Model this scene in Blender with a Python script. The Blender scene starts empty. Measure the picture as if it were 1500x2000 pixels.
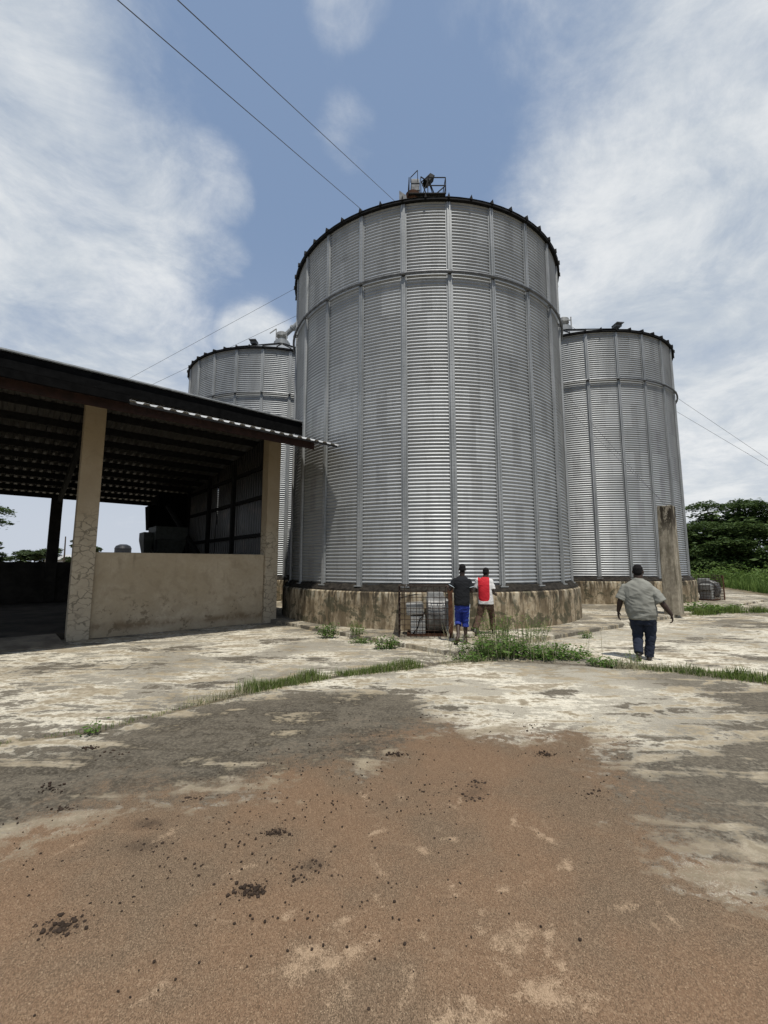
import bpy, bmesh, math, random
import numpy as np
from mathutils import Vector, Matrix, noise as mnoise
R = math.radians
PI = math.pi
rnd = random.Random(7)
SC = bpy.context.scene
COL = SC.collection

# ------------------------------------------------------------------ object helpers
def tag(o, label=None, cat=None, group=None, kind=None):
    if label: o['label'] = label
    if cat: o['category'] = cat
    if group: o['group'] = group
    if kind: o['kind'] = kind
    return o

def empty(name, loc, rz=0.0):
    o = bpy.data.objects.new(name, None)
    o.location = loc; o.rotation_euler = (0, 0, rz); o.empty_display_size = 0.3
    COL.objects.link(o)
    return o

class MB:
    """collects vertices and faces, then links them as one mesh object"""
    def __init__(s):
        s.v = []; s.f = []
    def add(s, vs, fs):
        n = len(s.v); s.v.extend([tuple(p) for p in vs]); s.f.extend([tuple(i + n for i in q) for q in fs])
    def box(s, c, d, M=None):
        x, y, z = d[0] / 2, d[1] / 2, d[2] / 2
        vs = [Vector(p) for p in [(-x,-y,-z),(x,-y,-z),(x,y,-z),(-x,y,-z),(-x,-y,z),(x,-y,z),(x,y,z),(-x,y,z)]]
        c = Vector(c)
        vs = [(M @ p if M else p) + c for p in vs]
        s.add(vs, [(3,2,1,0),(4,5,6,7),(0,1,5,4),(1,2,6,5),(2,3,7,6),(3,0,4,7)])
    def frustum(s, c0, d0, c1, d1):
        vs = []
        for c, d in ((c0, d0), (c1, d1)):
            x, y = d[0] / 2, d[1] / 2
            vs += [(c[0]-x, c[1]-y, c[2]), (c[0]+x, c[1]-y, c[2]), (c[0]+x, c[1]+y, c[2]), (c[0]-x, c[1]+y, c[2])]
        s.add(vs, [(3,2,1,0),(4,5,6,7),(0,1,5,4),(1,2,6,5),(2,3,7,6),(3,0,4,7)])
    def bar(s, p, q, w, h=None, up=(0,0,1)):
        p, q = Vector(p), Vector(q); h = h or w
        d = (q - p); L = d.length; d.normalize()
        u = Vector(up)
        if abs(d.dot(u)) > .98: u = Vector((1,0,0))
        a = d.cross(u).normalized(); b = a.cross(d).normalized()
        M = Matrix((a, d, b)).transposed()
        s.box((p + q) / 2, (w, L, h), M)
    def tube(s, pts, r, n=8, cap=True):
        pts = [Vector(p) for p in pts]
        rs = r if isinstance(r, (list, tuple)) else [r] * len(pts)
        base = len(s.v); prev = None
        for i, p in enumerate(pts):
            t = (pts[min(i+1, len(pts)-1)] - pts[max(i-1, 0)]).normalized()
            if prev is None:
                u = Vector((0,0,1)) if abs(t.z) < .9 else Vector((1,0,0))
                a = t.cross(u).normalized()
            else:
                a = (prev - t * prev.dot(t)).normalized()
            prev = a; b = t.cross(a)
            for k in range(n):
                w = 2 * PI * k / n
                s.v.append(tuple(p + (a * math.cos(w) + b * math.sin(w)) * rs[i]))
        for i in range(len(pts) - 1):
            for k in range(n):
                s.f.append((base + i*n + k, base + i*n + (k+1) % n, base + (i+1)*n + (k+1) % n, base + (i+1)*n + k))
        if cap:
            s.f.append(tuple(base + k for k in reversed(range(n))))
            s.f.append(tuple(base + (len(pts)-1)*n + k for k in range(n)))
    def lathe(s, prof, n=48, a0=0, a1=2*PI, c=(0,0,0), axis='z'):
        full = abs(a1 - a0 - 2*PI) < 1e-6
        m = n if full else n + 1
        base = len(s.v)
        for (r, z) in prof:
            for k in range(m):
                w = a0 + (a1 - a0) * k / n
                p = (r*math.cos(w), r*math.sin(w), z) if axis == 'z' else (z, r*math.cos(w), r*math.sin(w))
                s.v.append((p[0]+c[0], p[1]+c[1], p[2]+c[2]))
        for i in range(len(prof) - 1):
            for k in range(n):
                k2 = (k+1) % m
                s.f.append((base+i*m+k, base+i*m+k2, base+(i+1)*m+k2, base+(i+1)*m+k))
    def prism(s, poly, z0, z1):
        n = len(poly)
        vs = [(x, y, z0) for x, y in poly] + [(x, y, z1) for x, y in poly]
        s.add(vs, [tuple(reversed(range(n))), tuple(range(n, 2*n))] + [(i, (i+1) % n, n+(i+1) % n, n+i) for i in range(n)])
    def build(s, name, mat, parent=None, smooth=False, bevel=0, loc=None):
        me = bpy.data.meshes.new(name)
        me.from_pydata(s.v, [], s.f); me.update()
        if mat: me.materials.append(mat)
        if smooth:
            me.shade_smooth()
        o = bpy.data.objects.new(name, me); COL.objects.link(o)
        if parent: o.parent = parent
        if loc: o.location = loc
        if bevel:
            m = o.modifiers.new('bevel', 'BEVEL'); m.width = bevel; m.segments = 2; m.limit_method = 'ANGLE'
        return o

def children(o):
    return [c for c in bpy.data.objects if c.parent == o]

def copy_tree(o, parent=None):
    c = o.copy(); COL.objects.link(c)
    c.parent = parent
    for ch in children(o): copy_tree(ch, c)
    return c

# ------------------------------------------------------------------ material helpers
class NT:
    def __init__(s, name):
        s.m = bpy.data.materials.new(name); s.m.use_nodes = True
        s.t = s.m.node_tree; s.b = s.t.nodes['Principled BSDF']
    def n(s, typ, **kw):
        nd = s.t.nodes.new(typ)
        for k, v in kw.items():
            if k in nd.inputs: s.put(nd, k, v)
            else: setattr(nd, k, v)
        return nd
    def put(s, nd, k, v):
        if hasattr(v, 'is_linked') or hasattr(v, 'links'): s.t.links.new(v, nd.inputs[k])
        else: nd.inputs[k].default_value = v
    def math(s, op, a, b=0.0, c=None, clamp=False):
        nd = s.t.nodes.new('ShaderNodeMath'); nd.operation = op; nd.use_clamp = clamp
        s.put(nd, 0, a); s.put(nd, 1, b)
        if c is not None: s.put(nd, 2, c)
        return nd.outputs[0]
    def mix(s, f, a, b, blend='MIX'):
        nd = s.t.nodes.new('ShaderNodeMix'); nd.data_type = 'RGBA'; nd.blend_type = blend
        s.put(nd, 0, f); s.put(nd, 6, a if not isinstance(a, tuple) else col(a)); s.put(nd, 7, b if not isinstance(b, tuple) else col(b))
        return nd.outputs[2]
    def ss(s, x, lo, hi, a=0.0, b=1.0):
        nd = s.t.nodes.new('ShaderNodeMapRange'); nd.interpolation_type = 'SMOOTHSTEP'
        s.put(nd, 0, x); s.put(nd, 1, lo); s.put(nd, 2, hi); s.put(nd, 3, a); s.put(nd, 4, b)
        return nd.outputs[0]
    def obj(s):
        return s.t.nodes.new('ShaderNodeTexCoord').outputs['Object']
    def scale(s, v, sc, rot=(0,0,0)):
        nd = s.t.nodes.new('ShaderNodeMapping'); s.put(nd, 'Vector', v)
        nd.inputs['Scale'].default_value = sc; nd.inputs['Rotation'].default_value = rot
        return nd.outputs[0]
    def noise(s, v, sc, det=6, rough=.6, dist=0.0):
        nd = s.t.nodes.new('ShaderNodeTexNoise'); s.put(nd, 'Vector', v)
        nd.inputs['Scale'].default_value = sc; nd.inputs['Detail'].default_value = det
        nd.inputs['Roughness'].default_value = rough; nd.inputs['Distortion'].default_value = dist
        return nd.outputs[0]
    def voro(s, v, sc, feat='F1', out=0):
        nd = s.t.nodes.new('ShaderNodeTexVoronoi'); nd.feature = feat; s.put(nd, 'Vector', v)
        nd.inputs['Scale'].default_value = sc
        return nd.outputs[out]
    def xyz(s, v):
        nd = s.t.nodes.new('ShaderNodeSeparateXYZ'); s.put(nd, 0, v)
        return nd.outputs
    def bump(s, h, strength=.3, dist=.01):
        nd = s.t.nodes.new('ShaderNodeBump'); s.put(nd, 'Height', h)
        nd.inputs['Strength'].default_value = strength; nd.inputs['Distance'].default_value = dist
        s.t.links.new(nd.outputs[0], s.b.inputs['Normal'])
    def set(s, color=None, rough=None, metal=None, spec=None):
        for k, v in (('Base Color', color), ('Roughness', rough), ('Metallic', metal), ('Specular IOR Level', spec)):
            if v is not None:
                s.put(s.b, k, col(v) if isinstance(v, tuple) else v)
        return s.m

def col(c):
    return tuple(c) if len(c) == 4 else (c[0], c[1], c[2], 1.0)

def plain(name, c, rough=.8, metal=0., var=.25, sc=6., spec=.3, bump=0.):
    t = NT(name); v = t.obj()
    n = t.noise(v, sc, 6, .65)
    k = 1 - var
    f = t.ss(n, .3, .7)
    t.set(t.mix(f, tuple(x*k for x in c), tuple(min(1, x*(1+var)) for x in c)), rough, metal, spec)
    if bump: t.bump(t.noise(v, sc*6, 5, .7), bump, .01)
    return t.m

# ---- concrete family -------------------------------------------------------
def concrete_layers(t, v, masks=None):
    """stained yard concrete: pale slab, algae stain, grain dust"""
    big = t.noise(v, .42, 5, .6, .6)
    med = t.noise(v, 1.3, 9, .66, .4)
    fin = t.noise(v, 9., 8, .7)
    gr = t.noise(v, 70., 3, .6)
    sv = t.scale(v, (1.1, 4.2, 1.), (0, 0, R(14)))
    strk = t.noise(sv, .85, 8, .62, .8)
    D = lambda n_, k: t.math('MULTIPLY', t.math('SUBTRACT', n_, .5), k)
    A = lambda a, b: t.math('ADD', a, b)
    base = t.mix(t.ss(fin, .38, .62), (.22, .185, .13), (.36, .315, .235))
    base = t.mix(t.ss(big, .42, .58, 0., .45), base, (.31, .255, .165))
    pale = t.mix(t.ss(gr, .35, .65), (.50, .46, .365), (.66, .62, .515))
    pf = A(A(D(strk, 4.5), D(med, 3.)), A(D(fin, 2.2), .55))
    if masks: pf = A(pf, t.math('MULTIPLY', masks[2], .12))
    c = t.mix(t.ss(pf, .15, .7), base, pale)
    grey = t.mix(t.ss(A(A(t.math('MULTIPLY', med, .45), t.math('MULTIPLY', strk, .3)), t.math('MULTIPLY', fin, .25)), .40, .60), (.024, .0205, .0155), (.105, .089, .066))
    grey = t.mix(t.ss(t.noise(v, 32., 6, .75), .46, .60, 0., .55), grey, (.17, .147, .11))
    grey = t.mix(t.ss(t.noise(v, 19., 5, .7), .5, .62, 0., .5), grey, (.03, .026, .02))
    dfv = A(A(D(big, 3.), D(strk, 4.5)), A(D(fin, 2.5), D(med, 2.)))
    df = t.ss(dfv, -.22, .28, 0., .92)
    if masks:
        rr, gg, bb = masks
        dk = A(gg, A(A(D(med, 2.4), D(strk, 3.2)), D(fin, 1.8)))
        dkf = t.ss(dk, .30, .82)
        df2 = t.math('MULTIPLY', df, t.math('SUBTRACT', 1., t.math('MULTIPLY', bb, .4)))
        df = t.math('MAXIMUM', df2, dkf)
    c = t.mix(t.math('MULTIPLY', df, .97), c, grey)
    # black specks of grit
    sp = t.voro(v, 26., 'F1', 0)
    spc = t.math('MULTIPLY', t.ss(sp, .12, .06), t.ss(med, .5, .62))
    c = t.mix(t.math('MULTIPLY', spc, .7), c, (.05, .045, .038))
    return c, fin, gr, med, strk

def mat_yard():
    t = NT('stained_concrete_yard'); v = t.obj()
    at = t.t.nodes.new('ShaderNodeAttribute'); at.attribute_name = 'dirt'
    s = t.t.nodes.new('ShaderNodeSeparateColor'); t.put(s, 0, at.outputs['Color'])
    rr, gg, bb = s.outputs[0], s.outputs[1], s.outputs[2]
    al = at.outputs['Alpha']
    c, fin, gr, med, strk = concrete_layers(t, v, (rr, gg, bb))
    # spilled grain husk: warm brown, made of small flakes
    fl = t.n('ShaderNodeTexVoronoi', feature='F1'); t.put(fl, 'Vector', t.scale(v, (1.6, .8, 1.), (0, 0, R(25)))); fl.inputs['Scale'].default_value = 230.
    cell = t.xyz(fl.outputs['Color'])[0]
    fl2 = t.n('ShaderNodeTexVoronoi', feature='F1'); t.put(fl2, 'Vector', v); fl2.inputs['Scale'].default_value = 95.
    cell2 = t.xyz(fl2.outputs['Color'])[1]
    br = t.mix(cell, (.090, .057, .034), (.285, .190, .118))
    br = t.mix(t.ss(cell2, .3, 1., 0., .55), br, (.175, .108, .064))
    lowf = t.noise(v, .9, 4, .6)
    br = t.mix(t.ss(lowf, .4, .62, 0., .6), br, t.mix(cell, (.055, .043, .029), (.215, .165, .112)))
    # pale chaff flecks
    fk = t.math('MULTIPLY', t.ss(cell, .955, .975), t.ss(fl.outputs[0], .5, .3))
    br = t.mix(t.math('MULTIPLY', fk, .8), br, (.46, .37, .25))
    # scuffed places where the dust is swept to pale powder
    sc1 = t.noise(t.scale(v, (1., 2.6, 1.), (0, 0, R(-28))), 3.4, 6, .6, 1.6)
    sc2 = t.noise(t.scale(v, (3.2, 1.0, 1.), (0, 0, R(-20))), 2.6, 6, .6, 1.2)
    scf = t.math('MAXIMUM', t.ss(sc1, .63, .72), t.ss(sc2, .64, .73))
    scf = t.math('MAXIMUM', t.math('MULTIPLY', scf, .3), t.ss(t.math('ADD', al, t.math('ADD', t.math('MULTIPLY', t.math('SUBTRACT', fin, .5), 2.6), t.math('MULTIPLY', t.math('SUBTRACT', cell, .5), .35))), .35, .95, 0., .8))
    br = t.mix(t.math('MULTIPLY', scf, t.ss(fin, .25, .6, .45, 1.)), br, t.mix(cell, (.33, .235, .15), (.42, .31, .205)))
    sm = t.math('MULTIPLY', t.math('MAXIMUM', t.math('SUBTRACT', rr, 1.), 0.), t.ss(fin, .3, .55, .4, 1.2))
    br = t.mix(sm, br, (.036, .027, .02))
    edge = t.math('ADD', rr, t.math('MULTIPLY', t.math('SUBTRACT', t.math('ADD', t.math('MULTIPLY', med, .6), t.math('MULTIPLY', fin, .4)), .5), 2.6))
    bf = t.ss(edge, .25, .8)
    # grain thins out into single flakes at the rim
    thin = t.ss(t.math('ADD', edge, t.math('MULTIPLY', t.math('SUBTRACT', cell, .5), .9)), .35, .55)
    bf = t.math('MULTIPLY', bf, t.math('MAXIMUM', thin, t.ss(bf, .75, .95)))
    c = t.mix(bf, c, br)
    t.set(c, .92, 0, .15)
    h = t.math('ADD', t.math('MULTIPLY', gr, .4), t.math('ADD', t.math('MULTIPLY', fin, .8), t.math('MULTIPLY', t.math('MULTIPLY', cell, bf), .7)))
    t.bump(h, .8, .010)
    return t.m

def mat_apron():
    t = NT('stained_concrete_apron'); v = t.obj()
    c, fin, gr, med, strk = concrete_layers(t, v)
    t.set(c, .92, 0, .15)
    t.bump(t.math('ADD', fin, t.math('MULTIPLY', gr, .5)), .5, .012)
    return t.m

def mat_plinth():
    t = NT('weathered_plinth_concrete'); v = t.obj(); z = t.xyz(v)[2]
    ang = t.math('ARCTAN2', t.xyz(v)[1], t.xyz(v)[0])
    cv = t.n('ShaderNodeCombineXYZ'); t.put(cv, 0, t.math('MULTIPLY', ang, 5.4)); t.put(cv, 1, t.math('MULTIPLY', z, .16)); t.put(cv, 2, z)
    drip = t.noise(t.scale(cv.outputs[0], (1., 1., .1)), 3.2, 8, .7, .2)
    drip2 = t.noise(t.scale(cv.outputs[0], (1., 1., .04)), 9., 5, .6)
    blot = t.noise(v, 2.6, 8, .7, .5)
    c = t.mix(t.ss(t.noise(v, 8., 6, .7), .3, .7), (.24, .185, .115), (.40, .335, .235))
    c = t.mix(t.ss(drip, .44, .56, 0., .8), c, (.10, .075, .045))
    c = t.mix(t.ss(blot, .51, .57, 0., .8), c, (.06, .058, .036))
    c = t.mix(t.math('MULTIPLY', t.ss(drip2, .5, .58), t.ss(z, .95, .35, .8, 0.)), c, (.03, .026, .02))
    c = t.mix(t.math('MULTIPLY', t.ss(drip2, .48, .40), t.ss(z, .97, .5, .55, 0.)), c, (.46, .42, .33))
    t.set(c, .93, 0, .15)
    t.bump(t.math('ADD', blot, drip), .5, .02)
    return t.m

def mat_post():
    t = NT('mouldy_post_concrete'); v = t.obj(); z = t.xyz(v)[2]
    blot = t.noise(t.scale(v, (1., 1., .45)), 3.2, 8, .72, .6)
    st = t.noise(t.scale(v, (1., 1., .12)), 5., 7, .7, .2)
    c = t.mix(t.ss(t.noise(v, 9., 6, .7), .3, .7), (.27, .235, .18), (.40, .36, .28))
    c = t.mix(t.ss(st, .42, .62, 0., .75), c, (.13, .115, .08))
    topf = t.ss(z, 2.4, 3.4, .25, 1.)
    c = t.mix(t.math('MULTIPLY', t.ss(blot, .46, .52), topf), c, (.04, .033, .024))
    t.set(c, .93, 0, .15)
    t.bump(t.math('ADD', blot, st), .5, .02)
    return t.m

def mat_plaster(crack):
    t = NT('cracked_plaster' if crack else 'cement_plaster'); v = t.obj(); z = t.xyz(v)[2]
    n1 = t.noise(v, 1.1, 7, .6, .3); n2 = t.noise(v, 14., 6, .7)
    c = t.mix(t.ss(n1, .35, .68), (.36, .29, .19), (.44, .365, .255))
    c = t.mix(t.ss(n2, .35, .7, 0., .3), c, (.27, .22, .155))
    c = t.mix(t.ss(t.noise(v, 2.4, 6, .65, .5), .5, .62, 0., .35), c, (.25, .195, .125))
    if crack:
        dv = t.n('ShaderNodeVectorMath', operation='ADD'); t.put(dv, 0, v)
        nn = t.n('ShaderNodeTexNoise'); t.put(nn, 'Vector', v); nn.inputs['Scale'].default_value = 5.; nn.inputs['Detail'].default_value = 4
        sc = t.n('ShaderNodeVectorMath', operation='SCALE'); t.put(sc, 0, nn.outputs['Color']); sc.inputs['Scale'].default_value = .22
        t.put(dv, 1, sc.outputs[0])
        e = t.voro(t.scale(dv.outputs[0], (1., 1., 1.55)), 4.6, 'DISTANCE_TO_EDGE', 0)
        ck = t.math('MULTIPLY', t.ss(e, .085, .035), t.ss(z, 3.4, 2.7, .0, .95))
        ck = t.math('MULTIPLY', ck, t.ss(t.noise(v, 2.2, 4, .6), .38, .55, .15, 1.))
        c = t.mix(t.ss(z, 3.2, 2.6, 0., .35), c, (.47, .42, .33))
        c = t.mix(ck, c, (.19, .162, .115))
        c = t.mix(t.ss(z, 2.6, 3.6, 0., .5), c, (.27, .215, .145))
    else:
        run = t.noise(t.scale(v, (1., 1., .1)), 6., 6, .7)
        c = t.mix(t.math('MULTIPLY', t.ss(run, .56, .68), t.ss(z, 1.4, 2.05, 0., .5)), c, (.20, .155, .10))
        band = t.math('ADD', z, t.math('MULTIPLY', t.math('SUBTRACT', n1, .5), .22))
        c = t.mix(t.math('MULTIPLY', t.math('MULTIPLY', t.ss(band, .42, .26), t.ss(band, .1, .26, .1, .8)), t.ss(t.noise(v, 3., 6, .7), .4, .58, .2, 1.)), c, (.17, .115, .065))
        c = t.mix(t.math('MULTIPLY', t.ss(t.noise(v, 4., 7, .72), .55, .62), t.ss(z, 1.5, .4, 0., .75)), c, (.16, .12, .075))
    t.set(c, .92, 0, .15)
    t.bump(t.math('ADD', n2, t.math('MULTIPLY', n1, 2.)), .35, .012)
    return t.m

def mat_galv(corr=True, name='galvanised_sheet'):
    t = NT(name); v = t.obj(); x, y, z = t.xyz(v)
    ang = t.math('ARCTAN2', y, x)
    ring = t.math('FLOOR', t.math('DIVIDE', t.math('SUBTRACT', z, .02), 1.118))
    odd = t.math('MODULO', ring, 2.)
    u = t.math('ADD', t.math('MULTIPLY', ang, 12/(2*PI)), t.math('MULTIPLY', odd, .5))
    u = t.math('ADD', u, 24.25)
    pid = t.math('FLOOR', u); fu = t.math('SUBTRACT', u, pid)
    cv = t.n('ShaderNodeCombineXYZ'); t.put(cv, 0, pid); t.put(cv, 1, ring)
    wn = t.n('ShaderNodeTexWhiteNoise', noise_dimensions='2D'); t.put(wn, 'Vector', cv.outputs[0])
    w = wn.outputs[0]
    cyl = t.n('ShaderNodeCombineXYZ'); t.put(cyl, 0, t.math('MULTIPLY', ang, 5.1)); t.put(cyl, 1, z)
    cy = cyl.outputs[0]
    spang = t.noise(cy, 26., 3, .6)
    strk = t.noise(t.scale(cy, (2.2, .22, 1.)), 1.6, 7, .68)
    blot = t.noise(cy, 1.3, 7, .7, .4)
    c = t.mix(w, (.28, .292, .294), (.37, .384, .386))
    c = t.mix(t.ss(spang, .35, .65, 0., .3), c, (.36, .37, .38))
    c = t.mix(t.ss(strk, .48, .68, 0., .32), c, (.17, .178, .178))
    # dull oblong patches at the lapped sheet joints
    seam = t.ss(t.math('ABSOLUTE', t.math('SUBTRACT', fu, .5)), .07, .05)
    pz = t.math('SUBTRACT', t.math('DIVIDE', t.math('SUBTRACT', z, .02), 1.118), ring)
    pat = t.math('MULTIPLY', seam, t.ss(t.math('ADD', t.noise(t.scale(cy, (.8, 1.4, 1.)), 1.4, 4, .6), t.math('MULTIPLY', w, .25)), .56, .66))
    c = t.mix(t.math('MULTIPLY', pat, .38), c, (.20, .205, .205))
    hz = t.ss(t.math('ABSOLUTE', t.math('SUBTRACT', pz, .02)), .02, .008)
    c = t.mix(t.math('MULTIPLY', hz, .3), c, (.16, .165, .165))
    # shade painted in below the eave and the wind ring, grime at the foot
    under = t.math('MAXIMUM', t.ss(z, 10.65, 11.25), t.math('MULTIPLY', t.ss(z, 8.3, 8.95), t.ss(z, 9.04, 9.0)))
    c = t.mix(t.math('MULTIPLY', under, t.ss(blot, .3, .6, .2, .7)), c, (.20, .21, .21))
    c = t.mix(t.math('MULTIPLY', t.ss(t.math('ADD', z, t.math('MULTIPLY', blot, .5)), .42, .22), .9), c, (.05, .047, .04))
    ro = t.math('ADD', t.math('MULTIPLY', w, .10), t.math('ADD', t.math('MULTIPLY', blot, .22), .36))
    t.set(c, ro, .40, .45)
    t.bump(t.math('ADD', blot, t.math('MULTIPLY', spang, .1)), .12, .01)
    return t.m

def mat_steel():
    t = NT('galvanised_section'); v = t.obj()
    n1 = t.noise(t.scale(v, (3., 3., .5)), 1.5, 6, .7); n2 = t.noise(v, 30., 3, .6)
    c = t.mix(t.ss(n1, .35, .65), (.22, .23, .228), (.33, .34, .338))
    c = t.mix(t.ss(n2, .5, .7, 0., .35), c, (.25, .26, .27))
    z = t.xyz(v)[2]
    bolts = t.ss(t.math('ABSOLUTE', t.math('SUBTRACT', t.math('FRACT', t.math('DIVIDE', z, .1118)), .5)), .1, .05)
    t.set(t.mix(t.math('MULTIPLY', bolts, .3), c, (.10, .10, .10)), .55, .4, .4)
    return t.m

def mat_corr_roof(name, base):
    t = NT(name); v = t.obj()
    n1 = t.noise(v, .8, 6, .65, .3); n2 = t.noise(t.scale(v, (6., .6, 1.)), 1.5, 6, .7)
    c = t.mix(t.ss(n1, .35, .65), tuple(q*.75 for q in base), base)
    c = t.mix(t.ss(n2, .52, .7, 0., .5), c, (.16, .13, .11))
    t.set(c, .5, .35, .4)
    return t.m

def mat_leaf(name, a, b, trans=.35):
    t = NT(name)
    oi = t.n('ShaderNodeNewGeometry')
    f = oi.outputs['Random Per Island']
    c = t.mix(f, a, b)
    t.set(c, .65, 0, .25)
    d = t.n('ShaderNodeBsdfTranslucent'); t.put(d, 'Color', c)
    mx = t.n('ShaderNodeMixShader'); mx.inputs[0].default_value = trans
    t.t.links.new(t.b.outputs[0], mx.inputs[1]); t.t.links.new(d.outputs[0], mx.inputs[2])
    t.t.links.new(mx.outputs[0], t.t.nodes['Material Output'].inputs[0])
    return t.m

M = {}
M['yard'] = mat_yard(); M['apron'] = mat_apron(); M['plinth'] = mat_plinth(); M['post'] = mat_post()
M['pillar'] = mat_plaster(True); M['plaster'] = mat_plaster(False)
M['galv'] = mat_galv(); M['steel'] = mat_steel()
M['roofsheet'] = mat_corr_roof('roof_sheet', (.15, .145, .135)); M['canopysheet'] = mat_corr_roof('canopy_sheet', (.55, .55, .53))
M['clad'] = mat_corr_roof('cladding_sheet', (.062, .062, .06)); M['clad'].node_tree.nodes['Principled BSDF'].inputs['Metallic'].default_value = .75; M['clad'].node_tree.nodes['Principled BSDF'].inputs['Roughness'].default_value = .36
M['darksteel'] = plain('dark_painted_steel', (.012, .012, .012), .75, .0, .4, 6., .12)
M['ringsteel'] = plain('dull_galvanised_pipe', (.13, .135, .14), .5, .5, .3)
M['headgrey'] = plain('dull_zinc', (.13, .135, .14), .7, .2, .4)
M['redoxide'] = plain('red_oxide_steel', (.022, .009, .007), .7, 0, .4)
M['grime'] = plain('black_mastic', (.022, .019, .015), .9, 0, .6, 9., .2, .6)
M['rust'] = plain('rusty_steel', (.075, .034, .018), .85, 0, .45, 12., .2, .3)
M['rebar'] = plain('rusted_rebar', (.035, .022, .016), .85, 0, .4, 20., .2)
M['fangrey'] = plain('pale_grey_paint', (.27, .27, .255), .5, .15, .25, 5., .4)
M['fandark'] = plain('worn_grey_steel', (.14, .14, .135), .5, .3, .45, 4., .4)
M['black'] = plain('flat_black', (.005, .005, .005), .95, 0, .3, 6., .02)
M['wire'] = plain('steel_cable', (.10, .10, .105), .5, .5, .2)
M['trunk'] = plain('tree_bark', (.07, .055, .042), .9, 0, .4, 5., .2, .5)
M['soil'] = plain('earth', (.14, .115, .075), .95, 0, .4, 1.5, .1, .4)
M['floor'] = plain('dusty_floor', (.16, .135, .10), .92, 0, .4, 2., .2, .3)
M['shadeplaster'] = plain('shade_dark_plaster', (.035, .032, .027), .95, 0, .4, 2., .1, .3)  # plaster with the shed interior's shade darkened into its colour
M['shedfloor'] = plain('shaded_dusty_floor', (.05, .042, .032), .95, 0, .5, 1.5, .1, .3)  # copy of the dusty floor, indoor shade put into its colour
M['tank'] = plain('black_plastic', (.02, .021, .023), .45, 0, .2)
M['hopper'] = plain('green_grey_paint', (.035, .04, .035), .6, .1, .3)
M['white'] = plain('limewash', (.62, .60, .56), .9, 0, .12)
M['treedark'] = mat_leaf('tree_leaf', (.026, .050, .014), (.095, .145, .042), .3)
M['treemid'] = mat_leaf('far_leaf', (.035, .055, .022), (.08, .11, .04), .3)
M['bush'] = mat_leaf('bush_leaf', (.055, .11, .02), (.15, .22, .05), .4)
M['weed'] = mat_leaf('weed_leaf', (.045, .105, .016), (.13, .21, .045), .4)
M['grass'] = mat_leaf('grass_blade', (.07, .125, .024), (.20, .245, .07), .4)
M['dry'] = mat_leaf('dry_grass', (.22, .20, .11), (.42, .40, .27), .35)
M['stem'] = plain('weed_stem', (.12, .15, .05), .8, 0, .3)
M['crumb'] = plain('charred_crumb', (.038, .027, .02), .95, 0, .4, 40., .1)

# ------------------------------------------------------------------ camera
FPX = 840.; TILT = math.atan(102/840.)
cam = bpy.data.cameras.new('camera'); co = bpy.data.objects.new('camera', cam); COL.objects.link(co)
co.location = (0, 0, 1.8); co.rotation_euler = (PI/2 + TILT, 0, 0)
cam.sensor_fit = 'HORIZONTAL'; cam.sensor_width = 36; cam.lens = 36*FPX/1500.
cam.clip_start = .05; cam.clip_end = 3000
SC.camera = co

# ------------------------------------------------------------------ sun and sky
SUN_EL, SUN_AZ = 68., 165.
sd = bpy.data.lights.new('sun', 'SUN'); so = bpy.data.objects.new('sun', sd); COL.objects.link(so)
sd.energy = 4.4; sd.angle = R(.6); sd.color = (1., .955, .88)
az, el = R(SUN_AZ), R(SUN_EL)
tos = Vector((math.sin(az)*math.cos(el), math.cos(az)*math.cos(el), math.sin(el)))
so.rotation_euler = tos.to_track_quat('Z', 'Y').to_euler()
so.location = (0, 0, 60)

wd = bpy.data.worlds.new('World'); SC.world = wd; wd.use_nodes = True
class WT(NT):
    def __init__(s, t): s.t = t
w = WT(wd.node_tree)
bg = w.t.nodes['Background']
sky = w.n('ShaderNodeTexSky', sky_type='NISHITA'); sky.sun_disc = False
sky.sun_elevation = el; sky.sun_rotation = az; sky.altitude = 200.; sky.air_density = 1.3; sky.dust_density = 2.5; sky.ozone_density = 1.2
dirn = w.t.nodes.new('ShaderNodeTexCoord').outputs['Generated']
dx, dy, dz = w.xyz(dirn)
den = w.math('ADD', w.math('MAXIMUM', dz, 0.), .22)
pv = w.n('ShaderNodeCombineXYZ'); w.put(pv, 0, w.math('DIVIDE', dx, den)); w.put(pv, 1, w.math('DIVIDE', dy, den))
P = pv.outputs[0]
n_big = w.noise(P, 1.15, 7, .58, .5)
n_mid = w.noise(P, 3.2, 10, .68, .4)
n_wsp = w.noise(w.scale(P, (1.0, 1.5, 1.), (0, 0, R(38))), 2.2, 8, .6, .3)
def skydir(x, y):
    a, b = x - 750, 1000 - y
    f = FPX*math.cos(TILT) - b*math.sin(TILT); u = FPX*math.sin(TILT) + b*math.cos(TILT)
    return Vector((a, f, u)).normalized()
def bank(azd, eld, rad, soft, amt):
    """one cloud bank: a cap of sky around a compass bearing and height"""
    a, e = R(azd), R(eld)
    d = (math.sin(a)*math.cos(e), math.cos(a)*math.cos(e), math.sin(e))
    nd = w.n('ShaderNodeVectorMath', operation='DOT_PRODUCT'); w.put(nd, 0, dirn); nd.inputs[1].default_value = d
    return w.ss(nd.outputs['Value'], math.cos(R(rad+soft)), math.cos(R(max(rad-soft, 0.01))), 0., amt)
banks = []
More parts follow.
